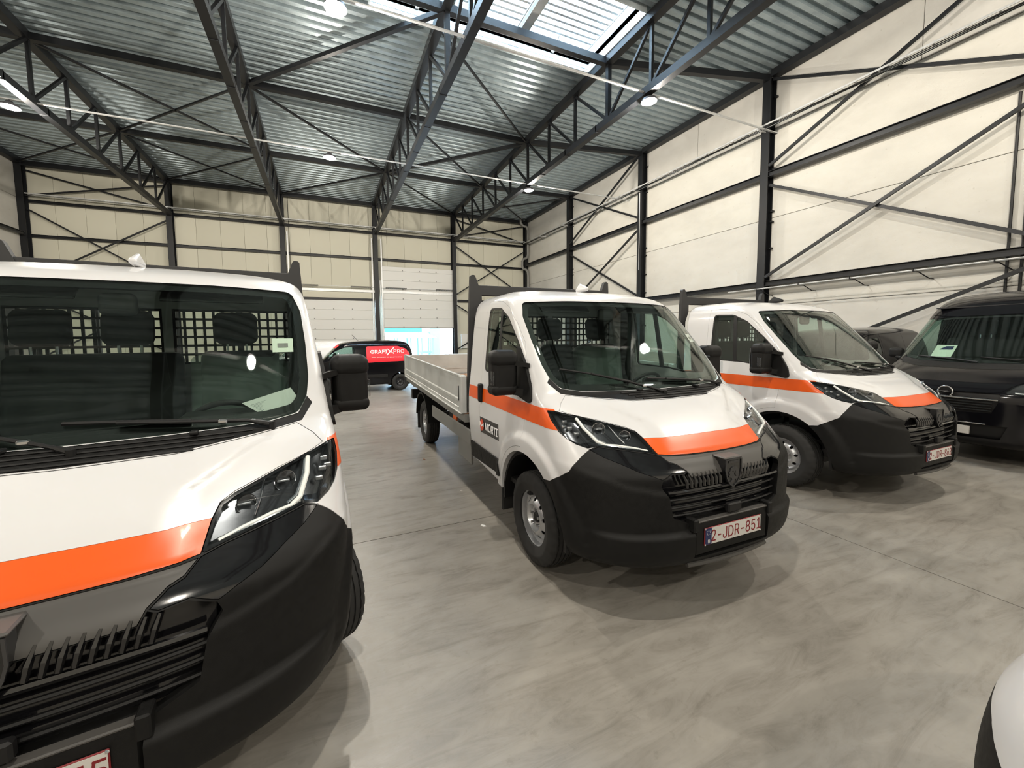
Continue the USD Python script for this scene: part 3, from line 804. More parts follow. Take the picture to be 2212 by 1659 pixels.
CAB = Body(tab((.30, .82), (.325, .875), (.355, .92), (.40, .948), (.47, .957), (.60, .96), (.80, .955), (.90, .95), (.96, .915), (1.0, .87), (1.05, .81), (1.10, .75), (1.15, .685), (1.20, .61), (1.25, .53), (1.30, .44), (1.34, .355), (1.37, .30),
               (1.42, .25), (1.60, .10), (1.80, -.07), (2.0, -.245), (2.07, -.31), (2.12, -.37), (2.16, -.44), (2.20, -.56), (2.235, -.72), (2.25, -.92), (2.26, -1.2)),
           lambda z: -1.42,
           tab((.30, .885), (.33, .925), (.37, .95), (.50, .972), (.66, .985), (.80, .997), (1.0, 1.008), (1.15, 1.005), (1.28, .995), (1.40, .98), (1.6, .962), (1.8, .942), (2.0, .917), (2.08, .90), (2.13, .88), (2.17, .85), (2.20, .80), (2.23, .71), (2.25, .58), (2.26, .42)),
           tab((.30, .55), (.5, .53), (.9, .53), (1.05, .46), (1.2, .36), (1.32, .28), (1.4, .235), (1.7, .215), (2.0, .215), (2.1, .23), (2.2, .26), (2.26, .2)),
           tab((.30, 2.9), (.5, 3.0), (.9, 3.0), (1.05, 2.9), (1.2, 3.0), (1.4, 3.4), (1.7, 3.4), (2.0, 3.2), (2.15, 2.8), (2.26, 2.4)),
           lambda z: 0.0, .30, 2.26, np.unique(np.concatenate([np.linspace(.30, 1.1, 60), np.linspace(1.1, 1.42, 30), np.linspace(1.42, 2.06, 28), np.linspace(2.06, 2.26, 30)])), cab_bumps)
COARSE = np.linspace(.30, 2.26, 80)
ROOF_GAP = [(.03, 1.44), (-.06, 1.57), (-.175, 1.75), (-.32, 1.90), (-.512, 2.05), (-.68, 2.115), (-.86, 2.14), (-1.062, 2.145)]
def arc(r, a0, a1, n, c=(0, .36)):
    return [(c[0] + r * math.cos(math.radians(a)), c[1] + r * math.sin(math.radians(a))) for a in np.linspace(a0, a1, n)]
DOOR = ROOF_GAP + [(-1.062, .47), (-.53, .435)] + arc(.57, 171, 95, 10) + [(-.045, 1.04), (-.02, 1.25)]
WINDOW = rounded([(-.99, 2.075), (-.70, 2.06), (-.50, 1.965), (-.27, 1.77), (-.085, 1.59), (-.05, 1.43), (-.30, 1.41), (-.52, 1.44), (-.99, 1.455)], .045)
WS = rounded(sym([(0, 2.105), (.42, 2.103), (.825, 2.09), (.872, 1.96), (.884, 1.76), (.884, 1.57), (.866, 1.472), (.82, 1.402), (.68, 1.38), (.33, 1.370), (0, 1.366)]), .05)
COWL = sym([(0, 1.364), (.33, 1.368), (.68, 1.378), (.82, 1.400), (.868, 1.475), (.892, 1.44), (.835, 1.366), (.77, 1.357), (.64, 1.342), (.35, 1.315), (0, 1.309)])
HOOD = sym([(0, 1.306), (.35, 1.312), (.64, 1.339), (.77, 1.354), (.81, 1.360), (.88, 1.313), (.922, 1.267), (.843, 1.2425), (.723, 1.216), (.567, 1.171), (.524, 1.15), (.501, 1.108), (.478, 1.028), (.28, 1.018), (0, 1.013)])
HEAD = rounded([(.945, 1.266), (.843, 1.243), (.723, 1.214), (.567, 1.169), (.524, 1.149), (.501, 1.108), (.477, 1.026), (.556, 1.042), (.691, 1.061), (.815, 1.077), (.869, 1.062), (.92, 1.080), (.952, 1.104), (.975, 1.141), (.985, 1.206), (.98, 1.266)], .008)
GLOSS = Polygon([(.872, 1.059), (.815, 1.074), (.691, 1.058), (.55, 1.039), (.478, 1.023), (.44, .985), (.40, .972), (.355, .935), (.38, .925), (.46, .932), (.535, .90), (.585, .922), (.66, .948), (.735, .986), (.811, 1.019)])
NOSE = sym([(0, 1.009), (.28, 1.014), (.474, 1.022), (.437, .988), (.398, .975), (.35, .938), (.33, .90), (0, .90)])
GRILLE = sym([(0, .898), (.33, .898), (.352, .932), (.376, .921), (.455, .928), (.53, .896), (.545, .86), (.50, .79), (.475, .66), (.36, .615), (0, .615)])
BUMPER_SIDE = [(.20, .20), (1.3, .20), (1.3, 1.2), (.66, 1.2), (.625, 1.06), (.604, .985), (.572, .915), (.40, .803), (.30, .785)]
STRIPE = Polygon([(.345, 1.253), (.305, 1.277), (-1.41, 1.283), (-1.41, 1.155), (-.06, 1.147), (.452, 1.150), (.41, 1.19), (.38, 1.222)])
KIT = {}
def build_kit():
    S = CAB.solid()
    inner = CAB.solid(.035, False, COARSE)
    arch = m3.Manifold.cylinder(2.6, .53, .53, 72, True).rotate((90, 0, 0)).translate((0, 0, .36))
    full = S - inner
    cut = mbox(-.53, .525, -1.2, 1.2, .1, .37) + prism_side(Polygon([(-1.6, .1), (-.2, .1), (-.2, .43), (-.55, .43), (-1.2, .475), (-1.6, .485)]), -1.3, 1.3) + arch
    shell = full - cut
    back = mbox(-1.5, -1.30, -.86, -.03, 1.60, 2.03) + mbox(-1.5, -1.30, .03, .86, 1.60, 2.03)
    shell = shell - back
    g = -.0025
    PB = prism_side(Polygon(BUMPER_SIDE), -1.3, 1.3)
    noB = prism_front(WS, -.7, .6) + prism_front(COWL, -.1, .7) + prism_front(HOOD, .05, 1.2) + prism_front(HEAD, .2, 1.2) + prism_front(mir(HEAD), .2, 1.2) + prism_front(GLOSS, .3, 1.2) + prism_front(mir(GLOSS), .3, 1.2) + prism_front(NOSE, .5, 1.2) + prism_front(GRILLE, .5, 1.3)
    def gap(p):
        return p.buffer(g, join_style=2)
    door_p = Polygon(DOOR)
    kit = {}
    kit['hood'] = shell ^ prism_front(gap(HOOD) & sbox(-2, 1.113, 2, 2), .05, 1.2)
    kit['hood_stripe'] = shell ^ prism_front(gap(HOOD) & sbox(-2, 0, 2, 1.112), .05, 1.2)
    kit['cowl'] = shell ^ prism_front(gap(COWL), -.1, .7)
    kit['nose'] = shell ^ prism_front(gap(NOSE), .5, 1.2)
    kit['gloss'] = shell ^ prism_front(gap(GLOSS), .3, 1.2)
    PBi = prism_side(gap(Polygon(BUMPER_SIDE)), -1.3, 1.3)
    kit['bumper'] = (shell ^ PBi) - noB - mbox(.5, 1.3, -.335, .335, .40, .63)
    S4 = CAB.solid(.003, None, COARSE)
    S9 = CAB.solid(.009, None, COARSE)
    thin = S4 - S9
    kit['windscreen'] = thin ^ prism_front(WS.buffer(-.001), -.7, .6)
    kit['frit'] = (CAB.solid(.010, None, COARSE) - CAB.solid(.013, None, COARSE)) ^ prism_front(WS.buffer(-.001) - rounded(WS.buffer(-.045), .04), -.7, .6)
    kit['lens'] = thin ^ prism_front(HEAD.buffer(-.004), .2, 1.2)
    kit['housing'] = (CAB.solid(.05, None, COARSE) - CAB.solid(.06, None, COARSE)) ^ prism_front(HEAD.buffer(.0), .1, 1.2)
    kit['bezel'] = (CAB.solid(.004, None, COARSE) - CAB.solid(.05, None, COARSE)) ^ prism_front(HEAD.buffer(-.002) - HEAD.buffer(-.011), .15, 1.2)
    side = mbox(-3, 1, .6, 1.3, 0, 3)
    kit['door'] = ((shell ^ prism_side(gap(door_p) - WINDOW, .6, 1.3)) - prism_front(WS.buffer(.02), -.7, .6))
    kit['window'] = (thin ^ prism_side(WINDOW.buffer(-.002), .6, 1.3))
    fr = CAB.solid(.002, None, COARSE) - CAB.solid(.022, None, COARSE)
    div = Polygon([(-.70, 2.1), (-.655, 2.1), (-.59, 1.4), (-.635, 1.4)])
    kit['window_frame'] = fr ^ prism_side((WINDOW.buffer(-.001) - WINDOW.buffer(-.016)) | (div & WINDOW), .6, 1.3)
    deco = CAB.solid(-.0016) - CAB.solid(-.0002)
    kit['stripe'] = (deco ^ prism_side(STRIPE, .6, 1.3)) - arch - prism_front(HEAD, .2, 1.2)
    kit['sign'] = deco ^ prism_side(Polygon([(-1.055, .99), (-.567, .997), (-.575, .845), (-1.055, .828)]), -1.3, -.6)
    mold = rounded([(-1.40, .665), (-.60, .665), (-.57, .64), (-.545, .53), (-.56, .525), (-1.40, .49)], .012)
    kit['mold'] = (CAB.solid(-.014) - CAB.solid(-.0003)) ^ prism_side(mold - sbox(-1.064, 0, -1.060, 2), .6, 1.3)
    foot = rounded([(-.27, 1.72), (-.20, 1.70), (-.055, 1.56), (.05, 1.40), (.075, 1.31), (.05, 1.285), (-.20, 1.325), (-.25, 1.40)], .02)
    kit['mirror_foot'] = (CAB.solid(-.02) - CAB.solid(.0)) ^ prism_side(foot & sbox(-.24, 0, 2, 2), .6, 1.3)
    kit['body'] = shell - PB - noB - prism_side(door_p, .6, 1.3) - prism_side(door_p, -1.3, -.6)
    lip = m3.Manifold.cylinder(2.6, .545, .545, 64, True).rotate((90, 0, 0)).translate((0, 0, .36)) - m3.Manifold.cylinder(2.7, .53, .53, 64, True).rotate((90, 0, 0)).translate((0, 0, .36))
    for k, v in kit.items():
        KIT[k] = mesh_of(v)
    return kit
KITM = build_kit()
def on_skin(y, z, inset=0.0):
    """x of the cab skin at (y, z) in front view, searched on the plan outline"""
    x, yy = CAB.outline(z, inset)
    x, yy = cab_bumps(x, yy, z)
    i = CAB.nt
    return float(np.interp(abs(y), yy[:i], x[:i]))
def skin_path(pts, inset=0.0, n=6):
    out = []
    for (a, b), (c, d) in zip(pts[:-1], pts[1:]):
        for s in np.linspace(0, 1, n)[:-1]:
            y, z = a + (c - a) * s, b + (d - b) * s
            out.append((on_skin(y, z) - inset, y, z))
    return out + [(on_skin(*pts[-1]) - inset, pts[-1][0], pts[-1][1])]
def text_at(parent, txt, h, m, origin, right, up, depth=.002, bold=False, name='lettering', shear=0.0, squeeze=1.0, align='l', label=None, width=None):
    t = meshkit.text_mesh(txt, h, depth, bold)
    v = t.vertices.copy()
    v[:, 0] = v[:, 0] * squeeze + shear * v[:, 1]
    if width:
        v[:, 0] = (v[:, 0] - v[:, 0].min()) * width / (v[:, 0].max() - v[:, 0].min())
    if align == 'c':
        v[:, 0] -= (v[:, 0].min() + v[:, 0].max()) / 2
    r, u = np.array(right, float), np.array(up, float)
    r /= np.linalg.norm(r)
    u /= np.linalg.norm(u)
    n = np.cross(r, u)
    t.vertices = np.array(origin) + v[:, :1] * r + v[:, 1:2] * u + v[:, 2:] * n
    return obj(name, t, m, parent, smooth=False, label=label)
def seat(parent, y0, y1, heads, film):
    s = empty('seat', parent)
    obj('cushion', rbox((-.78, (y0 + y1) / 2, .92), (.52, y1 - y0 - .02, .18), .06), 'seat_cloth', s)
    b = rbox((0, 0, 0), (.15, y1 - y0 - .02, .76), .06)
    obj('backrest', place(b, roty(-.2), (-1.08, (y0 + y1) / 2, 1.33)), 'seat_cloth', s)
    for y in heads:
        obj('headrest', place(rbox((0, 0, 0), (.11, .28, .24), .06), roty(-.12), (-1.12, y, 1.875)), 'seat_cloth', s)
        obj('headrest_post', [tube((-1.13, y + d, 1.6), (-1.125, y + d, 1.8), .008, 6) for d in (-.06, .06)], 'satin_metal', s)
    obj('pedestal', box(-1.0, -.6, y0 + .06, y1 - .06, .45, .86, .02), 'interior', s)
    if film:
        o = rbox((0, 0, 0), (.20, y1 - y0 + .10, .66), .09)
        v = o.vertices
        o = trimesh.Trimesh(*trimesh.remesh.subdivide(v, o.faces), process=True)
        o.vertices += (meshkit.noise(o.vertices * 14)[:, None] - .5) * .03 * o.vertex_normals
        obj('seat_cover', place(o, roty(-.2), (-1.09, (y0 + y1) / 2, 1.36)), 'seat_film', s, label='crumpled clear plastic seat cover')
def lion(cx, cy, s):
    """a heraldic lion's head in profile, as an outline"""
    p = [(-.30, -.50), (-.12, -.34), (-.20, -.22), (-.36, -.20), (-.44, -.08), (-.34, -.02), (-.42, .10), (-.30, .22), (-.26, .36), (-.10, .46), (.10, .48), (.26, .40), (.38, .26), (.46, .06), (.44, -.14), (.36, -.32), (.22, -.46), (.16, -.30), (.06, -.42), (-.02, -.56)]
    eye = Polygon([(-.16, .16), (-.02, .20), (-.06, .12)])
    cutm = Polygon([(.02, .02), (.16, .22), (.12, -.02), (.22, -.16), (.08, -.14)])
    q = (Polygon(p).buffer(0) - eye) - cutm
    return shapely.affinity.translate(shapely.affinity.scale(q, s, s, origin=(0, 0)), cx, cy)
def rake(m):
    # an empty truck's bed rises slightly towards the tail
    m = m.copy()
    m.vertices = m.vertices + np.stack([0 * m.vertices[:, 0], 0 * m.vertices[:, 0], .029 * (-1.45 - m.vertices[:, 0]) - .062], 1)
    return m
def truck(loc, th, label, plate, orange=True, door_sign=False, sticker=None, film=True, steer=0.0, fin=True):
    T = thing('flatbed_truck', label, 'truck', (loc[0], loc[1], 0), th)
    K = KIT
    obj('cab_body', K['body'], 'white_paint', T)
    h = obj('hood', K['hood'], 'white_paint', T)
    obj('hood_stripe', K['hood_stripe'], 'orange_film', h, label='orange band along the bonnet edge')
    c = obj('cowl', K['cowl'], 'black_plastic', T)
    for k in range(4):
        z = 1.318 + .0125 * k
        w = .62 - .07 * (3 - k)
        pts = [(on_skin(y, z) + .006, y, z) for y in np.linspace(-w * .6, w, 26)]
        obj('louvre', path_tube(pts, .0055, 6), 'dark_trim', c)
    for y in (-.19, .40):
        obj('washer_nozzle', rbox((.318, y, 1.372), (.05, .03, .018), .007), 'dark_trim', c)
    ws = obj('windscreen', K['windscreen'], 'windscreen_glass', T)
    obj('black_border', K['frit'], 'dark_trim', ws)
    if sticker:
        (y0, z0), (y1, z1), mt = sticker
        g = [(on_skin(y, z) - .012, y, z) for z in (z0, z1) for y in (y0, y1)]
        vv = np.array(g + [tuple(np.array(q) - (.0015, 0, 0)) for q in g])
        obj('sticker', trimesh.convex.convex_hull(vv), mt, ws, smooth=False, label='small pale paper card stuck inside the glass')
        a, b, e = np.array(g[0]), np.array(g[1]), np.array(g[2])
        q = lambda s, t: a + (b - a) * s + (e - a) * t
        for t0, t1, s0, s1 in ((.35, .65, .25, .75),):
            obj('sticker_print', trimesh.convex.convex_hull(np.array([q(s, t) + (.003 + d, 0, 0) for s in (s0, s1) for t in (t0, t1) for d in (0, .001)])), 'rail_grey', ws, smooth=False)
    # wipers
    for pts in ([(.02, 1.350), (-.05, 1.372), (-.25, 1.43), (-.55, 1.50)], [(.70, 1.372), (.60, 1.398), (.36, 1.418), (.13, 1.436)]):
        w = empty('wiper', T)
        obj('wiper_arm', path_tube(skin_path(pts, -.03), [.013] * 4 + [.009] * 12, 8), 'dark_trim', w)
        a, b = pts[-1], pts[-2]
        e = (pts[-1][0] + (pts[-1][0] - pts[-2][0]) * .75, pts[-1][1] + (pts[-1][1] - pts[-2][1]) * .55)
        m_ = (pts[-1][0] - (pts[-1][0] - pts[-2][0]) * 1.1, pts[-1][1] - (pts[-1][1] - pts[-2][1]) * 1.0)
        obj('wiper_blade', path_tube(skin_path([m_, pts[-1], e], -.012), .009, 6), 'dark_trim', w)
        p = skin_path(pts, -.03)
        i = 7
        obj('wiper_joint', cbox(p[i], (.03, .035, .022), .006), 'chrome', w)
        obj('wiper_pivot', tube((p[0][0], p[0][1], p[0][2] - .05), (p[0][0], p[0][1], p[0][2] + .012), .016, 10), 'dark_trim', w)
    # front mask
    obj('bumper', K['bumper'], 'black_plastic', T)
    n = obj('grille_surround', K['nose'], 'nose_plastic', T)
    for s in (1, -1):
        gl = K['gloss'] if s > 0 else mirror_y(K['gloss'])
        obj('gloss_strip', gl, 'gloss_black', T)
    gr = empty('grille', T)
    # back plane of the grille
    gp = [(on_skin(y, z) - .055, y, z) for z in (.62, .76, .93) for y in np.linspace(-.52, .52, 13)]
    V = np.array(gp).reshape(3, 13, 3)
    F, Vv = [], V.reshape(-1, 3)
    for r in range(2):
        for k in range(12):
            i = r * 13 + k
            F += [(i, i + 1, i + 14), (i, i + 14, i + 13)]
    V2 = np.vstack([Vv, Vv - [.02, 0, 0]])
    F2 = F + [(a + 39, c_ + 39, b + 39) for a, b, c_ in F]
    obj('grille_back', trimesh.Trimesh(V2, F2, process=False), 'gloss_black', gr)
    for s in (-1, 1):
        for k in range(9):
            y = s * (.10 + .034 * k)
            lean = s * .012
            zt, zb = .925 - .001 * k, .835
            p = [(on_skin(y, zb) - .004, y - lean, zb), (on_skin(y, .88) + .004, y, .88), (on_skin(y, zt) - .006, y + lean, zt)]
            obj('grille_fin', hull_balls([p[0], p[1]], .009).union(hull_balls([p[1], p[2]], .009), engine='manifold') if False else path_tube(p, [.009, .011, .007], 6), 'gloss_black', gr)
    for z, hh, w in ((.815, .012, .50), (.765, .008, .50), (.715, .008, .49), (.665, .008, .475)):
        obj('grille_bar', path_tube([(on_skin(y, z) - (.012 if z > .8 else .03), y, z) for y in np.linspace(-w, w, 22)], hh, 6), 'gloss_black' if z > .8 else 'dark_trim', gr)
    # badge: shield with a lion's head
    bx = on_skin(0, .9) + .022
    sh = Polygon([(-.072, .985), (-.03, .992), (.03, .992), (.072, .985), (.074, .91), (.062, .865), (.035, .825), (0, .80), (-.035, .825), (-.062, .865), (-.074, .91)])
    b = obj('badge', extrude(sh, .05, 'yz', bx - .05), 'gloss_black', T, label='black shield badge with a lion head')
    obj('badge_rim', extrude(sh.buffer(.001) - sh.buffer(-.007), .006, 'yz', bx), 'badge_edge', b)
    obj('lion_head', extrude(lion(0, .888, .105), .005, 'yz', bx), 'badge_edge', b)
    obj('badge_word_bar', extrude(sbox(-.045, .962, .045, .975), .004, 'yz', bx), 'badge_edge', b)
    obj('badge_hood', [box(bx - .11, bx + .004, -.078, .078, .985, 1.0, .006)], 'nose_plastic', b)
    # plate panel, plate, lower lip
    obj('plate_panel', box(.90, .982, -.332, .332, .405, .627, .012), 'black_plastic', T)
    obj('panel_top_edge', box(.95, .988, -.335, .335, .617, .629, .004), 'nose_plastic', T)
    obj('sensor', box(.955, .99, -.05, .07, .64, .70, .008), 'dark_trim', T)
    for y in (-.34, .34):
        obj('panel_bracket', box(.93, 1.0, y - .02, y + .02, .57, .65, .006), 'black_plastic', T)
    obj('lower_lip', path_tube([(.975 - .10 * (y / .35) ** 2 * .25, y, .345) for y in np.linspace(-.36, .36, 14)], .016, 8), 'nose_plastic', T)
    pl = obj('licence_plate', box(.982, .988, -.26, .26, .465, .578, .004), 'plate_red', T, label='white licence plate with dark red characters')
    obj('plate_face', box(.9885, .9895, -.20, .256, .469, .574), 'plate_white', pl, smooth=False)
    obj('plate_band', box(.9885, .9895, -.254, -.20, .470, .573), 'plate_blue', pl, smooth=False)
    for y in (-.255, .255):
        for z in (.471, .572):
            obj('plate_clip', cbox((.99, y, z), (.006, .012, .012), .003), 'chrome', pl)
    if plate:
        text_at(pl, 'B', .022, 'plate_white', (.9896, -.234, .478), (0, 1, 0), (0, 0, 1), .001, name='plate_letter', bold=True)
        text_at(pl, plate, .074, 'plate_red', (.9896, .027, .484), (0, 1, 0), (0, 0, 1), .0012, name='plate_characters', squeeze=.80, align='c', bold=False)
        for k in range(8):
            a = 2 * math.pi * k / 8
            obj('star', cbox((.9897, -.227 + .014 * math.cos(a), .545 + .014 * math.sin(a)), (.001, .004, .004)), 'plate_white', pl, smooth=False)
    # both sides
    for s in (1, -1):
        f = (lambda m: m) if s > 0 else mirror_y
        fp = lambda p: [(a, s * b, c_) for a, b, c_ in p]
        d = obj('door', f(K['door']), 'white_paint', T)
        obj('window', f(K['window']), 'side_glass', d)
        obj('window_frame', f(K['window_frame']), 'dark_trim', d)
        hy = .995 * s
        obj('door_handle', rbox((-1.02, 1.012 * s, 1.235), (.075, .045, .19), .02), 'black_plastic', d)
        obj('side_molding', f(K['mold']), 'black_plastic', T)
        if orange:
            obj('side_stripe', f(K['stripe']), 'orange_film', T, label='orange stripe along the cab side')
        hl = empty('headlight', T)
        obj('chrome_strip', path_tube(fp(skin_path([(.80, 1.088), (.68, 1.069), (.56, 1.052)], .012)), .006, 6), 'chrome', hl)
        obj('headlight_lens', f(K['lens']), 'lamp_lens', hl)
        obj('headlight_housing', f(K['housing']), 'lamp_inner', hl)
        obj('headlight_bezel', f(K['bezel']), 'gloss_black', hl)
        sp = lambda pts, ins: fp(skin_path(pts, ins))
        obj('light_guide', path_tube(sp([(.845, 1.225), (.835, 1.17), (.80, 1.10), (.765, 1.083), (.70, 1.079), (.60, 1.063), (.525, 1.045)], .014), [.011] * 15 + [.009] * 16, 8), 'drl', hl)
        obj('light_guide', path_tube(sp([(.83, 1.222), (.82, 1.17), (.785, 1.108), (.75, 1.092)], .024), .006, 6), 'chrome', hl)
        for (y, z), r in (((.74, 1.165), .045), ((.60, 1.125), .038)):
            x = on_skin(y, z) - .04
            obj('reflector', place(lathe([(.002, -.03), (r * .5, -.022), (r * .9, .0), (r, .02), (r * .94, .02), (r * .8, .0), (r * .4, -.03), (.002, -.038)], 24), rotz(-math.pi / 2 + .45 * s), (x, s * y, z)), 'chrome', hl)
            obj('bulb_shield', rbox((x + .005, s * y, z), (.03, .05, .012), .005), 'satin_metal', hl)
        x = on_skin(.665, 1.13) - .03
        obj('divider', fp and path_tube(fp(skin_path([(.668, 1.185), (.655, 1.13), (.635, 1.085)], .028)), .004, 6), 'chrome', hl)
        for y, z in ((.915, 1.20), (.905, 1.165), (.885, 1.135), (.93, 1.17)):
            obj('indicator_cell', rbox((on_skin(y, z) - .035, s * y, z), (.02, .035, .022), .006), 'satin_metal', hl)
        # door mirror
        mr = empty('door_mirror', T)
        obj('mirror_foot', f(K['mirror_foot']), 'black_plastic', mr)
        obj('mirror_shell', mirror_shell(s), 'black_plastic', mr, smooth=45)
        obj('mirror_cap', mirror_cap(s), 'black_plastic', mr, smooth=45)
        obj('mirror_glass', rbox((-.245, s * 1.135, 1.50), (.008, .165, .26), .003), 'chrome', mr)
        for z0, z1, hz in ((1.565, 1.585, .035), (1.345, 1.36, .055)):
            pts = [(x, yy, z + d) for (x, yy, z) in ((-.075, .965, z0), (-.02, .965, z0), (-.21, 1.07, z1), (-.11, 1.07, z1)) for d in (-hz / 2, hz / 2)]
            obj('mirror_arm', trimesh.convex.convex_hull(np.array(pts) * [1, s, 1]), 'black_plastic', mr)
        obj('turn_signal', rbox((-.12, s * 1.236, 1.47), (.05, .015, .11), .006), 'lamp_lens', mr)
        # wheels, arch liners, mud flaps
        for xw in (0.0, -4.035):
            wheel(T, (xw, s * .875, .36), s, turn=steer if xw == 0 else 0)
        li = place(extrude((Point(0, 0).buffer(.525, quad_segs=20) - Point(0, 0).buffer(.50, quad_segs=20)) & sbox(-1, -.02, 1, 1), .40, 'xz', -.2), None, (0, s * .78, .36))
        obj('arch_liner', li, 'dark_trim', T)
        obj('mud_flap', box(-.58, -.555, min(s * .70, s * .98), max(s * .70, s * .98), .20, .55, .01), 'rubber', T)
        obj('mud_flap', box(-4.52, -4.495, min(s * .70, s * .99), max(s * .70, s * .99), .16, .78, .01), 'rubber', T)
        ann = sbox(-3, -3, 3, 3)
        ring = (Point(0, 0).buffer(.50, quad_segs=20) - Point(0, 0).buffer(.47, quad_segs=20)) & sbox(-1, .05, 1, 1)
        obj('rear_fender', place(extrude(ring, .34, 'xz', -.17), None, (-4.035, s * .84, .38)), 'black_plastic', T)
        # load bed side board with ribs
        prof = Polygon([(0, 1.0), (.03, 1.0), (.03, 1.045), (.022, 1.05), (.022, 1.10), (.032, 1.115), (.032, 1.14), (.022, 1.155), (.022, 1.385), (.03, 1.395), (.03, 1.415), (0, 1.415)])
        if s < 0:
            prof = shapely.affinity.scale(prof, -1, 1, origin=(0, 0))
        brd = extrude(shapely.affinity.translate(prof, s * 1.02, 0), 3.68, 'yz', -5.36)
        sb = obj('side_board', rake(brd), 'alu', T, smooth=False)
        obj('board_edge', rake(box(-5.36, -1.66, min(s * 1.018, s * 1.056), max(s * 1.018, s * 1.056), 1.412, 1.424, .003)), 'alu', sb)
        obj('board_edge', rake(box(-5.36, -1.55, min(s * 1.03, s * 1.066), max(s * 1.03, s * 1.066), .988, 1.0, .003)), 'alu', sb)
        for xp in (-1.60, -5.40):
            p = obj('corner_post', rake(box(xp - .06, xp + .06, min(s * .98, s * 1.056), max(s * .98, s * 1.056), .985, 1.425, .015)), 'alu', T)
            obj('latch_slot', rake(box(xp - .045, xp - .025, min(s * 1.05, s * 1.062), max(s * 1.05, s * 1.062), 1.13, 1.30)), 'dark_trim', p)
        # side guard, sub-frame rail
        obj('side_guard', box(-3.33, -1.44, min(s * .965, s * .99), max(s * .965, s * .99), .58, .76, .012), 'rail_grey', T)
        obj('side_guard_panel', box(-1.95, -1.44, min(s * .955, s * .98), max(s * .955, s * .98), .36, .60, .012), 'rail_grey', T)
        for xp in (-3.0, -2.2, -1.6):
            obj('guard_bracket', box(xp - .03, xp + .03, min(s * .45, s * .96), max(s * .45, s * .96), .64, .70), 'chassis', T)
        obj('chassis_rail', box(-5.2, -1.3, min(s * .36, s * .44), max(s * .36, s * .44), .62, .80), 'chassis', T)
        obj('bed_rail', rake(box(-5.38, -1.5, min(s * .95, s * 1.03), max(s * .95, s * 1.03), .90, .985)), 'bed_steel', T)
        tl = obj('tail_light', box(-5.05, -4.93, min(s * .66, s * 1.0), max(s * .66, s * 1.0), .64, .82, .01), 'dark_trim', T)
        obj('tail_lens', box(-5.06, -5.048, min(s * .68, s * .98), max(s * .68, s * .98), .66, .80), 'red_tag', tl)
        # headboard post
        pp = Polygon([(-1.60, .95), (-1.50, .95), (-1.515, 2.46), (-1.53, 2.485), (-1.57, 2.485), (-1.585, 2.46)])
        ps = [(s * .885, 0.95), (s * .985, .95), (s * .955, 2.0), (s * .93, 2.47), (s * .915, 2.485), (s * .885, 2.485), (s * .872, 2.47), (s * .80, 2.28), (s * .80, 2.15), (s * .86, 2.0)]
        obj('headboard_post', extrude(Polygon(ps), .05, 'yz', -1.57), 'chassis', T)
    obj('headboard_beam', box(-1.575, -1.525, -.86, .86, 2.26, 2.375, .006), 'chassis', T)
    obj('headboard_panel', box(-1.57, -1.53, -.93, .93, .98, 1.50, .006), 'bed_steel', T)
    for y in (-.45, 0, .45):
        obj('headboard_bar', box(-1.565, -1.535, y - .02, y + .02, 1.5, 2.27), 'chassis', T)
    obj('bed_floor', rake(box(-5.38, -1.55, -1.02, 1.02, .95, .995)), 'wood', T)
    tg = obj('tailgate', rake(box(-5.43, -5.395, -.98, .98, 1.0, 1.415, .008)), 'alu', T)
    obj('gate_rib', rake(box(-5.395, -5.385, -.96, .96, 1.10, 1.15, .004)), 'alu', tg)
    obj('warning_tag', rake(box(-2.42, -2.16, 1.012, 1.0195, 1.10, 1.24)), 'red_tag', T, smooth=False, label='small red sticker on the far side board')
    for xx in (-1.9, -2.6, -3.4, -4.2, -5.0):
        obj('cross_member', rake(box(xx - .03, xx + .03, -.96, .96, .83, .945)), 'chassis', T)
    obj('fuel_tank', rbox((-2.6, -.62, .66), (.8, .4, .3), .08), 'chassis', T)
    obj('strap', box(-2.25, -2.1, -.955, -.94, .74, .92), 'orange_strap', T, smooth=False)
    obj('rear_axle', tube((-4.035, -.8, .36), (-4.035, .8, .36), .05), 'chassis', T)
    obj('front_axle', box(-.2, .25, -.8, .8, .30, .42), 'chassis', T)
    obj('underbody', box(-1.35, .55, -.78, .78, .42, .50), 'chassis', T)
    obj('engine_block', box(-.25, .55, -.42, .42, .5, 1.0), 'chassis', T)
    # cab interior
    obj('cab_floor', box(-1.36, -.1, -.93, .93, .50, .54), 'interior', T)
    dash = Polygon([(.27, 1.325), (.10, 1.34), (-.06, 1.345), (-.14, 1.32), (-.19, 1.25), (-.17, 1.05), (-.12, .8), (.22, .8)])
    obj('dashboard', extrude(dash, 1.62, 'xz', -.81), 'interior', T)
    obj('instrument_hood', rbox((-.08, .46, 1.36), (.22, .36, .08), .03), 'interior', T)
    obj('dash_tray', rbox((.02, 0, 1.352), (.2, .5, .03), .012), 'interior', T)
    sw = empty('steering_wheel', T)
    R_ = roty(-.95)
    ring = trimesh.creation.torus(.19, .017, 40, 10)
    obj('wheel_rim', place(ring, R_, (-.36, .46, 1.27)), 'interior', sw, smooth=50)
    obj('wheel_hub', place(rbox((0, 0, 0), (.17, .16, .05), .02), R_, (-.36, .46, 1.27)), 'interior', sw)
    obj('wheel_spoke', place(cbox((0, 0, 0), (.05, .36, .02), .006), R_, (-.36, .46, 1.27)), 'interior', sw)
    obj('column', tube((-.34, .46, 1.25), (-.1, .46, 1.08), .03), 'interior', sw)
    seat(T, .22, .74, (.46,), film)
    seat(T, -.78, .14, (-.58, -.16), False)
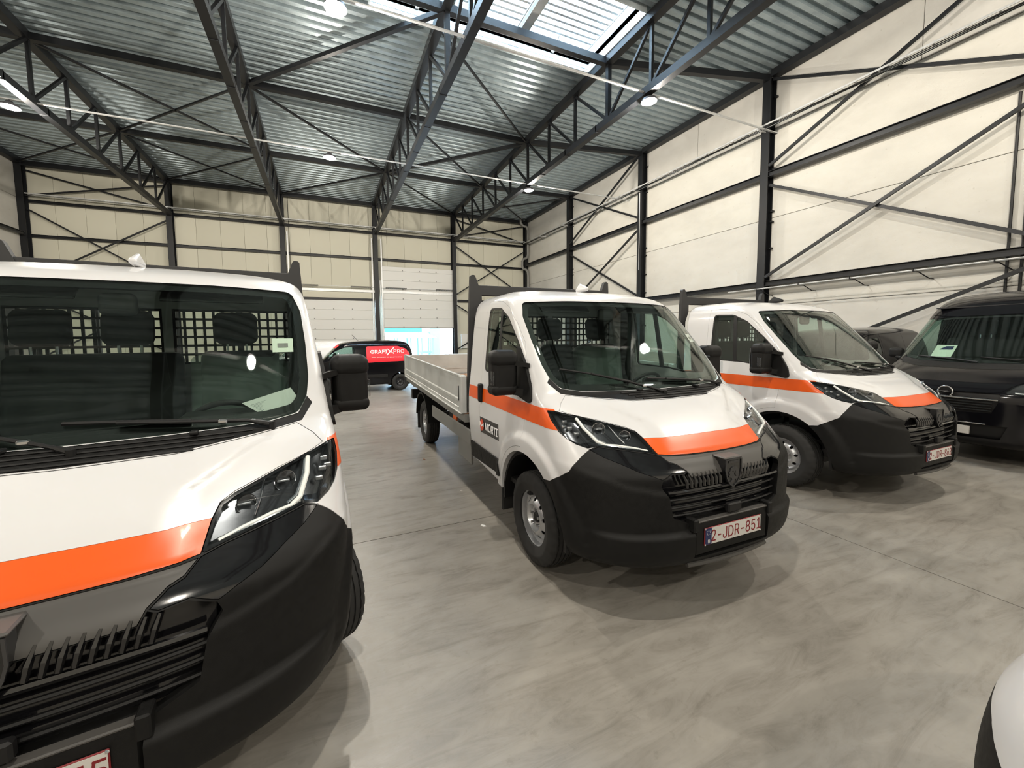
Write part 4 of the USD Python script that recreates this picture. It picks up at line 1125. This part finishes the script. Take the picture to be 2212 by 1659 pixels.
    for s in (1, -1):
        y0, y1 = (.03, .86) if s > 0 else (-.86, -.03)
        hole = m3.Manifold()
        pl_ = mbox(-1.405, -1.395, y0, y1, 1.60, 2.03)
        nx, nz = int((y1 - y0) / .062), int(.43 / .062)
        holes = [mbox(-1.5, -1.3, y0 + .018 + i * (y1 - y0 - .018) / nx, y0 + (i + 1) * (y1 - y0 - .018) / nx, 1.618 + j * .412 / nz, 1.60 + (j + 1) * .412 / nz) for i in range(nx) for j in range(nz)]
        m_ = (pl_ - m3.Manifold.compose(holes)).to_mesh()
        obj('rear_window_grid', trimesh.Trimesh(np.array(m_.vert_properties)[:, :3], np.array(m_.tri_verts)), 'interior', T, smooth=False)
    obj('headliner', box(-1.36, -.74, -.72, .72, 2.155, 2.168), 'interior', T)
    for s in (1, -1):
        obj('sun_visor', place(cbox((0, 0, 0), (.16, .5, .015), .005), roty(.75), (-.42, s * .42, 2.06)), 'interior', T)
    obj('rear_view_mirror', rbox((-.36, .0, 1.98), (.06, .16, .12), .03), 'interior', T)
    for y in (-.86, .86):
        obj('belt_pillar', box(-1.12, -1.0, min(y, y * .94), max(y, y * .94), .55, 2.1), 'interior', T)
    # roof antenna
    an = obj('antenna', hull_balls([(-.66, 0, 2.262), (-.80, 0, 2.262), (-.77, 0, 2.315)], [.022, .03, .012]), 'white_paint' if fin else 'dark_trim', T, smooth=50)
    if door_sign:
        sg = obj('door_sign', K['sign'], 'sign_black', T, label='black company sign on the door with a red cube logo')
        yq = -1.0145
        def flat(poly, m, nm, d=.0015):
            e = extrude(poly, d, 'xz', -d)
            e.apply_translation((0, yq, 0))
            obj(nm, e, m, sg, smooth=False)
        cx, cz, r = -.985, .915, .062
        hx = [(cx + r * .9 * math.sin(math.radians(a)), cz + r * math.cos(math.radians(a))) for a in range(0, 360, 60)]
        flat(Polygon(hx), 'logo_orange', 'logo_cube')
        yq -= .0018
        mm_ = LineString([(cx - .048, cz - .012), (cx - .046, cz + .02), (cx, cz - .012), (cx + .046, cz + .02), (cx + .048, cz - .012)]).buffer(.0065, cap_style=2, join_style=2)
        flat(mm_, 'white_film', 'logo_letter')
        text_at(sg, 'MORTI', .072, 'white_film', (-.90, yq, .885), (1, 0, 0), (0, 0, 1), .0015, bold=True, squeeze=.98, shear=.12)
        yq += .0
        text_at(sg, 'VERHUUR', .0001, 'white_film', (-.90, yq, .86), (1, 0, 0), (0, 0, 1), .001) if False else None
    return T
def mirror_shell(s):
    return place(rbox((0, 0, 0), (.15, .215, .27), .05, 2), None, (-.17, s * 1.128, 1.485)).union(place(rbox((0, 0, 0), (.16, .225, .09), .04, 2), None, (-.17, s * 1.128, 1.375)), engine='manifold')
def mirror_cap(s):
    return rbox((-.168, s * 1.13, 1.615), (.17, .228, .145), .062, 3)
POSES = [((-.977, 2.4253), -1.4834), ((2.405, 2.67), -1.590), ((5.8683, 2.8888), -1.5818)]
truck(*POSES[0], 'white flatbed truck at the left edge, closest to the viewer, paper on its dashboard', '2-JDR-875', steer=.45, sticker=((.713, 1.79), (.817, 1.712), 'paper_green'))
truck(*POSES[1], 'white flatbed truck in the middle with an orange stripe and a black door sign', '2-JDR-851', door_sign=True, sticker=((.77, 1.80), (.86, 1.725), 'paper'))
truck(*POSES[2], 'white flatbed truck on the right in front of the black van', '2-JDR-862', sticker=((.77, 1.545), (.86, 1.46), 'paper'), fin=False)
# the printed sheet standing behind the left truck's glass
sh = thing('paper_sheet', 'white printed sheet lying on the left truck\'s dashboard behind the windscreen', 'paper', (POSES[0][0][0], POSES[0][0][1], 0), POSES[0][1])
q4 = [np.array(p) - np.array((.035, 0, -.006)) for p in ((.248, .686, 1.384), (.168, .848, 1.419), (.107, .792, 1.516), (.196, .572, 1.461))]
nn = np.cross(q4[1] - q4[0], q4[3] - q4[0])
nn /= np.linalg.norm(nn)
nn = nn if nn[0] > 0 else -nn
obj('sheet', trimesh.convex.convex_hull(np.array(q4 + [p - nn * .0006 for p in q4])), 'paper', sh, smooth=False)
def on_sheet(s, t):
    return q4[0] * (1 - s) * (1 - t) + q4[1] * s * (1 - t) + q4[2] * s * t + q4[3] * (1 - s) * t
rs = random.Random(3)
for k in range(13):
    t = .12 + .055 * k
    s0, s1 = (.06, .06 + rs.uniform(.2, .5)) if k > 4 else (.05, .62)
    for a, b in ((s0, s1), (s1 + .05, s1 + .05 + rs.uniform(.1, .25))):
        w = .016 if k in (1, 3, 5) else .008
        P4 = [on_sheet(a, t), on_sheet(min(b, .95), t), on_sheet(min(b, .95), t + w), on_sheet(a, t + w)]
        obj('print_line', trimesh.convex.convex_hull(np.array([p + nn * .0012 for p in P4] + [p + nn * .0005 for p in P4])), 'ink', sh, smooth=False)
for x, y, s_, l, m_ in ((1.31, 3.42, .035, 'tiny white paper scrap on the floor beside the middle truck\'s front wheel', 'paper'), (1.40, 4.35, .02, 'smallest white paper scrap on the floor beside the middle truck\'s cab', 'paper'), (1.28, 5.75, .03, 'dark wood chip on the floor beside the middle truck\'s load bed', 'wood'), (1.33, 6.9, .035, 'dark wood chip on the floor in front of the middle truck\'s rear wheel', 'wood')):
    v = np.array([(math.cos(a) * s_ * f, math.sin(a) * s_ * .6 * f, h) for a, f in ((0, 1), (1.2, .7), (2.4, 1), (3.6, .8), (5, .9)) for h in (.0, .006)])
    v[1::2, :2] *= .8
    single('paper_scrap' if m_ == 'paper' else 'wood_chip', place(trimesh.convex.convex_hull(v), rotz(x * 9), (x, y, .0005)), m_, l, 'scrap', smooth=False)
# ------------------------------------------------------------------ small panel vans
SV = Body(tab((.20, .70), (.26, .76), (.35, .81), (.5, .83), (.70, .81), (.82, .76), (.92, .64), (1.0, .48), (1.06, .30), (1.11, .12), (1.16, .02), (1.3, -.12), (1.5, -.34), (1.62, -.48), (1.67, -.57), (1.71, -.72), (1.74, -.98), (1.76, -1.3), (1.77, -1.6)),
          tab((.20, -2.95), (.3, -3.03), (.6, -3.05), (1.0, -3.05), (1.25, -3.03), (1.5, -2.97), (1.62, -2.90), (1.69, -2.80), (1.74, -2.6), (1.77, -2.2)),
          tab((.20, .76), (.27, .82), (.4, .84), (.8, .845), (1.05, .84), (1.2, .825), (1.4, .78), (1.55, .735), (1.63, .70), (1.69, .64), (1.73, .56), (1.755, .45), (1.77, .3)),
          tab((.20, .5), (.8, .55), (1.0, .45), (1.2, .34), (1.5, .30), (1.77, .25)), tab((.2, 2.6), (.8, 2.6), (1.2, 2.9), (1.77, 2.4)),
          tab((.2, .3), (1.0, .24), (1.6, .2), (1.77, .2)), .20, 1.77, np.unique(np.concatenate([np.linspace(.2, 1.2, 44), np.linspace(1.2, 1.64, 18), np.linspace(1.64, 1.77, 18)])), None, 22, 60)
VKIT = {}
def build_van_kit():
    S, inner = SV.solid(), SV.solid(.03)
    shell = S - inner
    thin = SV.solid(.003) - SV.solid(.009)
    WSV = rounded(sym([(0, 1.645), (.55, 1.63), (.62, 1.45), (.68, 1.25), (.66, 1.175), (0, 1.16)]), .05)
    SIDE = rounded([(-.46, 1.44), (-.70, 1.53), (-1.03, 1.56), (-1.05, 1.22), (-.22, 1.20), (-.20, 1.26)], .03)
    arches = m3.Manifold()
    for xw in (0, -2.51):
        arches = arches + m3.Manifold.cylinder(2.4, .345, .345, 40, True).rotate((90, 0, 0)).translate((xw, 0, .29))
    cut = arches + mbox(-2.1, -.4, -1, 1, .0, .24)
    PBF = mbox(.30, 1, -1, 1, .1, .62)
    PBR = mbox(-3.2, -2.80, -1, 1, .1, .62)
    door = [(-.10, 1.18), (-.40, 1.50), (-.72, 1.60), (-1.10, 1.63), (-1.12, .32), (-.42, .30), (-.36, .45), (-.12, .66)]
    dl = Polygon(door)
    line = prism_side(dl.buffer(.003) - dl.buffer(-.003), -1, 1) + prism_side(sbox(-1.95, .95, -1.1, .956) | sbox(-1.955, .35, -1.95, 1.64), -1, 1)
    groove = line ^ (SV.solid(-.001) - SV.solid(.012))
    LAMP = rounded([(.36, .70), (.42, .68), (.60, .72), (.80, .86), (.82, .93), (.70, .95), (.45, .86)], .015)
    FOG = sym([(0, .44), (.5, .44), (.46, .60), (0, .60)])
    GR = sym([(0, .66), (.30, .66), (.33, .76), (0, .78)])
    fr = prism_front(LAMP, .2, 1) + prism_front(mir(LAMP), .2, 1) + prism_front(GR, .5, 1)
    body = shell - cut - prism_front(WSV, -.8, .3) - prism_side(SIDE, -1, 1) - PBF - PBR - groove - fr
    VKIT.update(body=mesh_of(body), windscreen=mesh_of(thin ^ prism_front(WSV, -.8, .3)), window=mesh_of(thin ^ prism_side(SIDE, .4, 1)), bumper=mesh_of(((shell ^ (PBF - mbox(.3, 1, -1, 1, .615, .7))) - cut) - prism_front(FOG, .5, 1)),
                rear_bumper=mesh_of((SV.solid(-.02) - inner) ^ PBR), lens=mesh_of(thin ^ prism_front(LAMP.buffer(-.003), .2, 1)), housing=mesh_of((SV.solid(.03) - SV.solid(.04)) ^ prism_front(LAMP.buffer(.004), .2, 1)),
                grille=mesh_of((SV.solid(.02) - SV.solid(.03)) ^ prism_front(GR.buffer(.004), .5, 1)), intake=mesh_of((SV.solid(.03) - SV.solid(.04)) ^ prism_front(FOG.buffer(.004), .5, 1)))
    PB2 = prism_front(sym([(0, .80), (.45, .78), (.66, .72), (.78, .64), (.84, .60), (1, .59), (1, .1), (0, .1)]), .0, 1)
    VKIT['body_plain'] = mesh_of(shell - cut - prism_front(WSV, -.8, .3) - prism_side(SIDE, -1, 1) - PB2 - PBR - groove)
    VKIT['bumper_plain'] = mesh_of(((SV.solid(.004) - inner) ^ PB2 ^ mbox(-1, 2, -2, 2, 0, .79)) - cut)
    d = SV.solid(-.0015) - SV.solid(-.0002)
    sgn = rounded([(-1.395, 1.565), (-2.45, 1.565), (-2.74, 1.46), (-2.86, 1.28), (-2.86, 1.04), (-1.395, 1.005)], .06)
    VKIT['sign'] = mesh_of(d ^ prism_side(sgn, .4, 1))
    VKIT['top_strip'] = mesh_of((SV.solid(.002) - SV.solid(.0035)) ^ prism_front(WSV & sbox(-1, 1.52, 1, 2), -.8, .3))
    VKIT['trim'] = mesh_of((SV.solid(-.012) - SV.solid(-.0002)) ^ prism_side(sbox(-1.06, .50, -.42, .60) | sbox(-2.08, .50, -1.16, .60), .4, 1))
build_van_kit()
def sv_y(x, z):
    xs_, ys_ = SV.outline(z, 0)
    i = SV.nt
    return float(SV.hw(z))
def small_van(loc, th, label, paint, bumper='black_plastic', sign=False, scale=1.0, plain_nose=False):
    T = thing('panel_van', label, 'van', (loc[0], loc[1], 0), th)
    if scale != 1:
        UsdGeom.Xformable(T).AddScaleOp().Set(Gf.Vec3f(scale, scale, scale))
    K = VKIT
    obj('body', K['body_plain' if plain_nose else 'body'], paint, T)
    ws = obj('windscreen', K['windscreen'], 'windscreen_glass', T)
    obj('bumper', K['bumper_plain' if plain_nose else 'bumper'], bumper, T)
    obj('rear_bumper', K['rear_bumper'], bumper, T)
    if not plain_nose:
        obj('grille', K['grille'], 'dark_trim', T)
        obj('air_intake', K['intake'], 'dark_trim', T)
    if sign:
        obj('top_strip', K['top_strip'], 'red_film', ws, label='red sun strip along the top of the windscreen')
    for s in (1, -1):
        f = (lambda m: m) if s > 0 else mirror_y
        obj('window', f(K['window']), 'side_glass', T)
        if not plain_nose:
            hl = empty('headlight', T)
            obj('headlight_lens', f(K['lens']), 'lamp_lens', hl)
            obj('headlight_housing', f(K['housing']), 'satin_metal', hl)
        obj('side_trim', f(K['trim']), 'dark_trim', T)
        mr = empty('door_mirror', T)
        obj('mirror_shell', rbox((-.42, s * .93, 1.24), (.13, .17, .15), .05), 'black_plastic', mr)
        obj('mirror_arm', beam((-.40, s * .78, 1.19), (-.40, s * .9, 1.21), .05, .04), 'black_plastic', mr)
        obj('door_handle', rbox((-.98, s * .85, 1.02), (.14, .03, .03), .01), paint, T)
        obj('tail_light', box(-3.035, -2.97, min(s * .70, s * .80), max(s * .70, s * .80), .82, 1.15, .02), 'red_tag', T)
        for xw in (0, -2.51):
            wheel(T, (xw, s * .755, .29), s, .29, .17, .185, 'dark_rim', 8)
    obj('underbody', box(-2.95, .6, -.6, .6, .26, .34), 'chassis', T)
    obj('cabin_floor', box(-2.9, .3, -.7, .7, .36, .40), 'interior', T)
    obj('dashboard', rbox((.02, 0, 1.02), (.3, 1.3, .22), .06), 'interior', T)
    obj('bulkhead', box(-1.22, -1.19, -.66, .66, .4, 1.62), 'interior', T)
    for y in (-.36, .36):
        obj('seat', [place(rbox((0, 0, 0), (.14, .46, .62), .05), roty(-.2), (-1.02, y, .98)), rbox((-.75, y, .68), (.48, .46, .16), .05), rbox((-1.1, y, 1.36), (.1, .26, .18), .04)], 'seat_cloth', T)
    obj('aerial', tube((-1.2, 0, 1.76), (-1.0, .0, 1.97), .006, 6), 'dark_trim', T)
    if sign:
        sg = obj('side_sign', K['sign'], 'red_film', T, label='red side panel lettered in white')
        R, U = (-1, 0, 0), (0, .32, 1)
        yq = float(SV.hw(1.37)) + .008
        z0 = 1.315
        def row(txt, x, z, h, bold, width, mtl='white_film', shear=0.0, tilt=.30):
            y = float(SV.hw(z)) + .006
            return text_at(sg, txt, h, mtl, (x, y, z), R, (0, -tilt, 1), .0015, bold=bold, width=width, shear=shear)
        row('GRAFI', -1.53, z0, .125, True, .56)
        row('PRO', -2.305, z0 + .01, .115, False, .37)
        for p, q, w in (((-2.07, 1.25), (-2.33, 1.52), .034), ((-2.09, 1.47), (-2.31, 1.30), .026)):
            a = np.array([p[0], float(SV.hw(p[1])) + .010, p[1]])
            b = np.array([q[0], float(SV.hw(q[1])) + .012, q[1]])
            obj('lettering', beam(a, b, w, .004, up=(0, 1, .3)), 'white_film', sg, smooth=False)
        row('ONTWERP EN BELETTERING', -1.74, 1.165, .03, False, .84)
        obj('lettering', beam((-1.56, float(SV.hw(1.178)) + .006, 1.178), (-1.71, float(SV.hw(1.178)) + .006, 1.178), .002, .008), 'white_film', sg, smooth=False)
    return T
small_van((-.12, 15.02), math.pi, 'small black panel van with a red side sign in front of the closed door', 'black_paint', sign=True)
small_van((-1.7, 17.6), math.pi, 'small white panel van parked behind the black van with the red sign', 'white_paint', bumper='white_paint')
small_van((2.1, -.4), math.radians(75), 'white van with a black bumper, only its front corner showing at bottom right', 'white_paint', plain_nose=True)
small_van((9.8, 5.4), math.pi, 'low black van behind the tall black van, its roof and mirror showing', 'black_paint', scale=1.1)

# ------------------------------------------------------------------ tall black van
BV = Body(tab((.25, .70), (.30, .77), (.38, .82), (.55, .84), (.85, .84), (.95, .825), (1.02, .78), (1.08, .70), (1.14, .58), (1.2, .46), (1.27, .31), (1.32, .20), (1.37, .12), (1.45, .04), (1.7, -.22), (2.0, -.53), (2.08, -.61), (2.2, -.74), (2.32, -.92), (2.40, -1.12), (2.45, -1.4), (2.48, -1.8), (2.49, -2.2)),
          lambda z: -4.55, tab((.25, .92), (.32, .98), (.5, 1.01), (1.0, 1.025), (1.25, 1.01), (1.5, .985), (1.8, .955), (2.05, .925), (2.25, .89), (2.35, .85), (2.42, .78), (2.46, .67), (2.48, .55), (2.49, .4)),
          tab((.25, .5), (.9, .5), (1.1, .42), (1.3, .36), (1.4, .34), (2.0, .34), (2.49, .3)), tab((.25, 2.8), (1.0, 2.8), (1.4, 3.0), (2.1, 3.0), (2.49, 2.4)), lambda z: .15, .25, 2.49,
          np.unique(np.concatenate([np.linspace(.25, 1.4, 56), np.linspace(1.4, 2.1, 24), np.linspace(2.1, 2.49, 34)])), None, 26, 70)
def black_van(loc, th, label):
    T = thing('tall_panel_van', label, 'van', (loc[0], loc[1], 0), th)
    S, inner = BV.solid(), BV.solid(.035)
    shell = S - inner
    thin = BV.solid(.003) - BV.solid(.009)
    W = rounded(sym([(0, 2.06), (.5, 2.055), (.79, 2.03), (.84, 1.75), (.86, 1.5), (.85, 1.41), (.6, 1.365), (0, 1.345)]), .06)
    C = sym([(0, 1.343), (.6, 1.362), (.86, 1.41), (.885, 1.40), (.84, 1.33), (.6, 1.285), (0, 1.265)])
    H = sym([(0, 1.262), (.6, 1.282), (.84, 1.325), (.90, 1.24), (.80, 1.21), (.62, 1.14), (.54, 1.06), (.50, 1.0), (.3, .985), (0, .98)])
    L = rounded([(.95, 1.22), (.80, 1.205), (.62, 1.135), (.545, 1.06), (.52, .99), (.66, .975), (.86, 1.02), (.95, 1.08)], .02)
    G = sym([(0, .975), (.49, .985), (.51, .92), (.44, .72), (0, .70)])
    LG = sym([(0, .56), (.58, .56), (.52, .38), (0, .36)])
    SIDE = rounded([(-.62, 2.02), (-.95, 2.04), (-1.25, 2.04), (-1.25, 1.36), (-.10, 1.34), (-.06, 1.42)], .05)
    DO = Polygon([(-.02, 1.38), (-.30, 1.70), (-.62, 2.06), (-.9, 2.12), (-1.33, 2.12), (-1.34, .42), (-.50, .40), (-.46, .6), (-.2, .86), (-.05, .95)])
    arches = m3.Manifold()
    for xw in (0, -3.2):
        arches = arches + m3.Manifold.cylinder(2.6, .42, .42, 48, True).rotate((90, 0, 0)).translate((xw, 0, .34))
    groove = prism_side(DO.buffer(.003) - DO.buffer(-.003), -1.2, 1.2) ^ (BV.solid(-.001) - BV.solid(.012))
    fr = [prism_front(p, x0_, 1.2) for p, x0_ in ((W, -.9), (C, -.3), (H, -.1), (L, .2), (mir(L), .2), (G, .4), (LG, .4))]
    P = mbox(.42, 1.2, -1.2, 1.2, .1, .97)
    body = shell - arches - groove - prism_side(SIDE, -1.2, 1.2) - P - mbox(-2.75, -.45, -1.2, 1.2, .1, .33)
    for q in fr:
        body = body - q
    bump = (shell ^ (P - mbox(.4, 1.2, -1.2, 1.2, .966, 1))) - arches
    for q in fr[2:]:
        bump = bump - q
    obj('body', mesh_of(body), 'black_paint', T)
    obj('bonnet', mesh_of(shell ^ prism_front(H.buffer(-.003), -.1, 1.2)), 'black_paint', T)
    obj('cowl', mesh_of(shell ^ prism_front(C.buffer(-.002), -.3, 1.2)), 'black_plastic', T)
    ws = obj('windscreen', mesh_of(thin ^ prism_front(W.buffer(-.001), -.9, 1.2)), 'windscreen_glass', T)
    obj('black_border', mesh_of((BV.solid(.010) - BV.solid(.0125)) ^ prism_front(W.buffer(-.001) - rounded(W.buffer(-.04), .04), -.9, 1.2)), 'dark_trim', ws)
    obj('bumper', mesh_of(bump), 'black_paint', T)
    g = obj('grille', mesh_of((BV.solid(.035) - BV.solid(.05)) ^ prism_front(G.buffer(.004), .4, 1.2)), 'dark_trim', T)
    def skin(y, z):
        x, yy = BV.outline(z, 0)
        return float(np.interp(abs(y), yy[:BV.nt], x[:BV.nt]))
    for z in (.75, .785, .82, .855):
        obj('grille_bar', path_tube([(skin(y, z) - .01, y, z) for y in np.linspace(-.44, .44, 16)], .008, 6), 'gloss_black', g)
    obj('chrome_bar', path_tube([(skin(y, .90) + .004, y, .90) for y in np.linspace(-.49, .49, 18)], .013, 8), 'chrome', g)
    obj('lower_chrome_bar', path_tube([(skin(y, .57) + .004, y, .57) for y in np.linspace(-.40, .40, 16)], .010, 8), 'chrome', T)
    obj('lower_grille', mesh_of((BV.solid(.035) - BV.solid(.05)) ^ prism_front(LG.buffer(.004), .4, 1.2)), 'dark_trim', T)
    # ring badge with a horizontal flash
    b = empty('badge', T)
    xb = skin(0, .985) + .02
    ring = place(trimesh.creation.torus(.075, .009, 36, 8), roty(math.pi / 2), (xb, 0, .965))
    obj('badge_ring', ring, 'chrome', b, smooth=50)
    obj('badge_back', place(trimesh.creation.cylinder(.072, .012, sections=32), roty(math.pi / 2), (xb - .012, 0, .965)), 'gloss_black', b)
    fl_ = Polygon([(-.10, .975), (.012, .975), (-.012, .956), (.10, .956), (-.0, .966), (.02, .985)])
    obj('badge_flash', extrude(Polygon([(-.098, .968), (.03, .980), (.004, .966), (.098, .962), (-.03, .950), (-.004, .964)]), .008, 'yz', xb), 'chrome', b)
    obj('licence_plate', box(skin(0, .45) - .02, skin(0, .45) + .012, -.26, .26, .41, .52, .004), 'plate_white', T)
    for s in (1, -1):
        f = (lambda m: m) if s > 0 else mirror_y
        hl = empty('headlight', T)
        obj('headlight_lens', f(mesh_of(thin ^ prism_front(L.buffer(-.003), .2, 1.2))), 'lamp_lens', hl)
        obj('headlight_housing', f(mesh_of((BV.solid(.05) - BV.solid(.06)) ^ prism_front(L.buffer(.004), .2, 1.2))), 'dark_trim', hl)
        for (y, z), r in (((.82, 1.13), .05), ((.68, 1.06), .045)):
            obj('reflector', place(lathe([(.002, -.03), (r * .5, -.022), (r * .9, .0), (r, .02), (r * .94, .02), (r * .8, .0), (r * .4, -.03), (.002, -.038)], 24), rotz(-math.pi / 2 + .45 * s), (skin(y, z) - .04, s * y, z)), 'chrome', hl)
        obj('light_guide', path_tube([(skin(y, z) - .02, s * y, z) for y, z in ((.60, 1.0), (.68, .995), (.78, 1.015), (.86, 1.045))], .010, 8), 'drl', hl)
        obj('window', f(mesh_of(thin ^ prism_side(SIDE.buffer(-.002), .4, 1.2))), 'side_glass', T)
        mr = empty('door_mirror', T)
        obj('mirror_shell', rbox((-.32, s * 1.10, 1.46), (.13, .20, .17), .055), 'black_plastic', mr)
        obj('mirror_arm', hull_balls([(-.22, s * .97, 1.37), (-.27, s * 1.06, 1.38)], .03), 'black_plastic', mr)
        obj('door_handle', rbox((-1.22, s * 1.02, 1.16), (.16, .03, .04), .012), 'black_plastic', T)
        for xw in (0, -3.2):
            wheel(T, (xw, s * .88, .34), s, .34, .2, .21, 'rim_steel', 8)
    obj('dashboard', extrude(Polygon([(.1, 1.28), (-.1, 1.32), (-.3, 1.28), (-.36, 1.0), (.05, .9)]), 1.6, 'xz', -.8), 'interior', T)
    obj('bulkhead', box(-1.52, -1.48, -.88, .88, .5, 2.3), 'interior', T)
    obj('cabin_floor', box(-1.48, .1, -.9, .9, .5, .55), 'interior', T)
    obj('headliner', box(-1.48, -.75, -.8, .8, 2.2, 2.22), 'interior', T)
    for y0, y1 in ((.25, .75), (-.8, .12)):
        seat(T, y0, y1, ((y0 + y1) / 2,), False)
    for pts in ([(.75, 1.36), (.45, 1.40), (.05, 1.43)], [(.05, 1.36), (-.25, 1.40), (-.65, 1.43)]):
        q = [(skin(y, z) + .02, y, z) for y, z in pts]
        obj('wiper', path_tube(q, .011, 6), 'dark_trim', T)
    obj('underbody', box(-4.4, .6, -.7, .7, .28, .38), 'chassis', T)
    return T
BVT = black_van((8.845, 2.534), 3.0772, 'tall black panel van with a chrome grille bar at the right edge')

PVY = (-.52, -.28)
pv = thing('paper_sheet', 'pale green price sheet behind the windscreen of the tall black van', 'paper', (8.845, 2.534, 0), 3.0772)
def bv_skin(y, z):
    x, yy = BV.outline(z, 0)
    return float(np.interp(abs(y), yy[:BV.nt], x[:BV.nt]))
def bv_pt(y, z, d):
    return (bv_skin(y, z) - d, y, z)
PV = [(PVY[0], 1.42), (PVY[1], 1.42), (PVY[1], 1.60), (PVY[0], 1.60)]
obj('sheet', trimesh.convex.convex_hull(np.array([bv_pt(y, z, d) for y, z in PV for d in (.03, .032)])), 'paper_green', pv, smooth=False)
obj('picture', trimesh.convex.convex_hull(np.array([bv_pt(y, z, d) for y, z in ((PVY[0] + .15 * (PVY[1] - PVY[0]) + .02, 1.53), (PVY[1] - .03, 1.53), (PVY[1] - .03, 1.58), (PVY[0] + .12, 1.58)) for d in (.028, .0285)])), 'plate_blue', pv, smooth=False)
# ------------------------------------------------------------------ outside, seen through the open door
single('pavement', box(-25, 45, YF + .1, 70, -.2, -.02), 'asphalt', 'pale paving outside the open door', 'pavement', kind='structure')
t = thing('shop_building', 'bright white and blue shop front seen through the open door', 'building', (0, 37.2, -.02))
obj('wall', box(10.02, 17, 0, 6, 0, 9), 'facade_white', t)
obj('pillar', box(9.12, 10.02, -.15, 5, 0, 9), 'facade_blue', t, label='blue pillar')
obj('fascia', box(2, 8.36, 0, .4, 2.52, 2.86), 'facade_cyan', t, label='cyan fascia strip')
obj('fascia_end', box(8.36, 9.12, -.02, .4, 2.52, 2.95), 'facade_white', t)
obj('wall', box(2, 9.12, .05, 6, 2.86, 9), 'facade_white', t)
for a, b in ((2, 4.7), (5.2, 7.25), (7.5, 8.1), (8.3, 9.1)):
    obj('shop_window', box(a, b, .12, .16, .2, 2.52), 'shop_glass', t)
for a, w in ((4.95, .25), (7.37, .12), (8.2, .1)):
    obj('mullion', box(a - w, a + w, .02, .2, 0, 2.52), 'facade_white', t)
obj('plinth', box(2, 9.12, .02, .3, 0, .22), 'facade_blue', t)
for xx in (10.6, 11.0, 11.9):
    obj('wall_seam', box(xx - .02, xx + .02, -.02, .01, 0, 9), 'rail_grey', t)
t = thing('shelter', 'small white-roofed shelter with pale blue posts outside the open door', 'shelter', (0, 32.2, -.02))
rf = Polygon([(4.8, 1.96), (5.3, 2.16), (7.8, 2.24), (8.35, 2.05), (8.5, 1.94), (4.8, 1.92)])
obj('roof', extrude(rf, 1.8, 'xz', 0), 'awning', t)
for xx in (5.3, 6.35, 7.25, 8.17):
    for yy in (.1, 1.7):
        obj('post', box(xx - .045, xx + .045, yy - .045, yy + .045, 0, 1.95), 'frame_cyan', t)
obj('bench', box(7.2, 8.1, .3, .9, .70, .82), 'frame_cyan', t)
for xx in (7.3, 8.0):
    obj('bench_leg', box(xx - .03, xx + .03, .5, .7, 0, .70), 'frame_cyan', t)
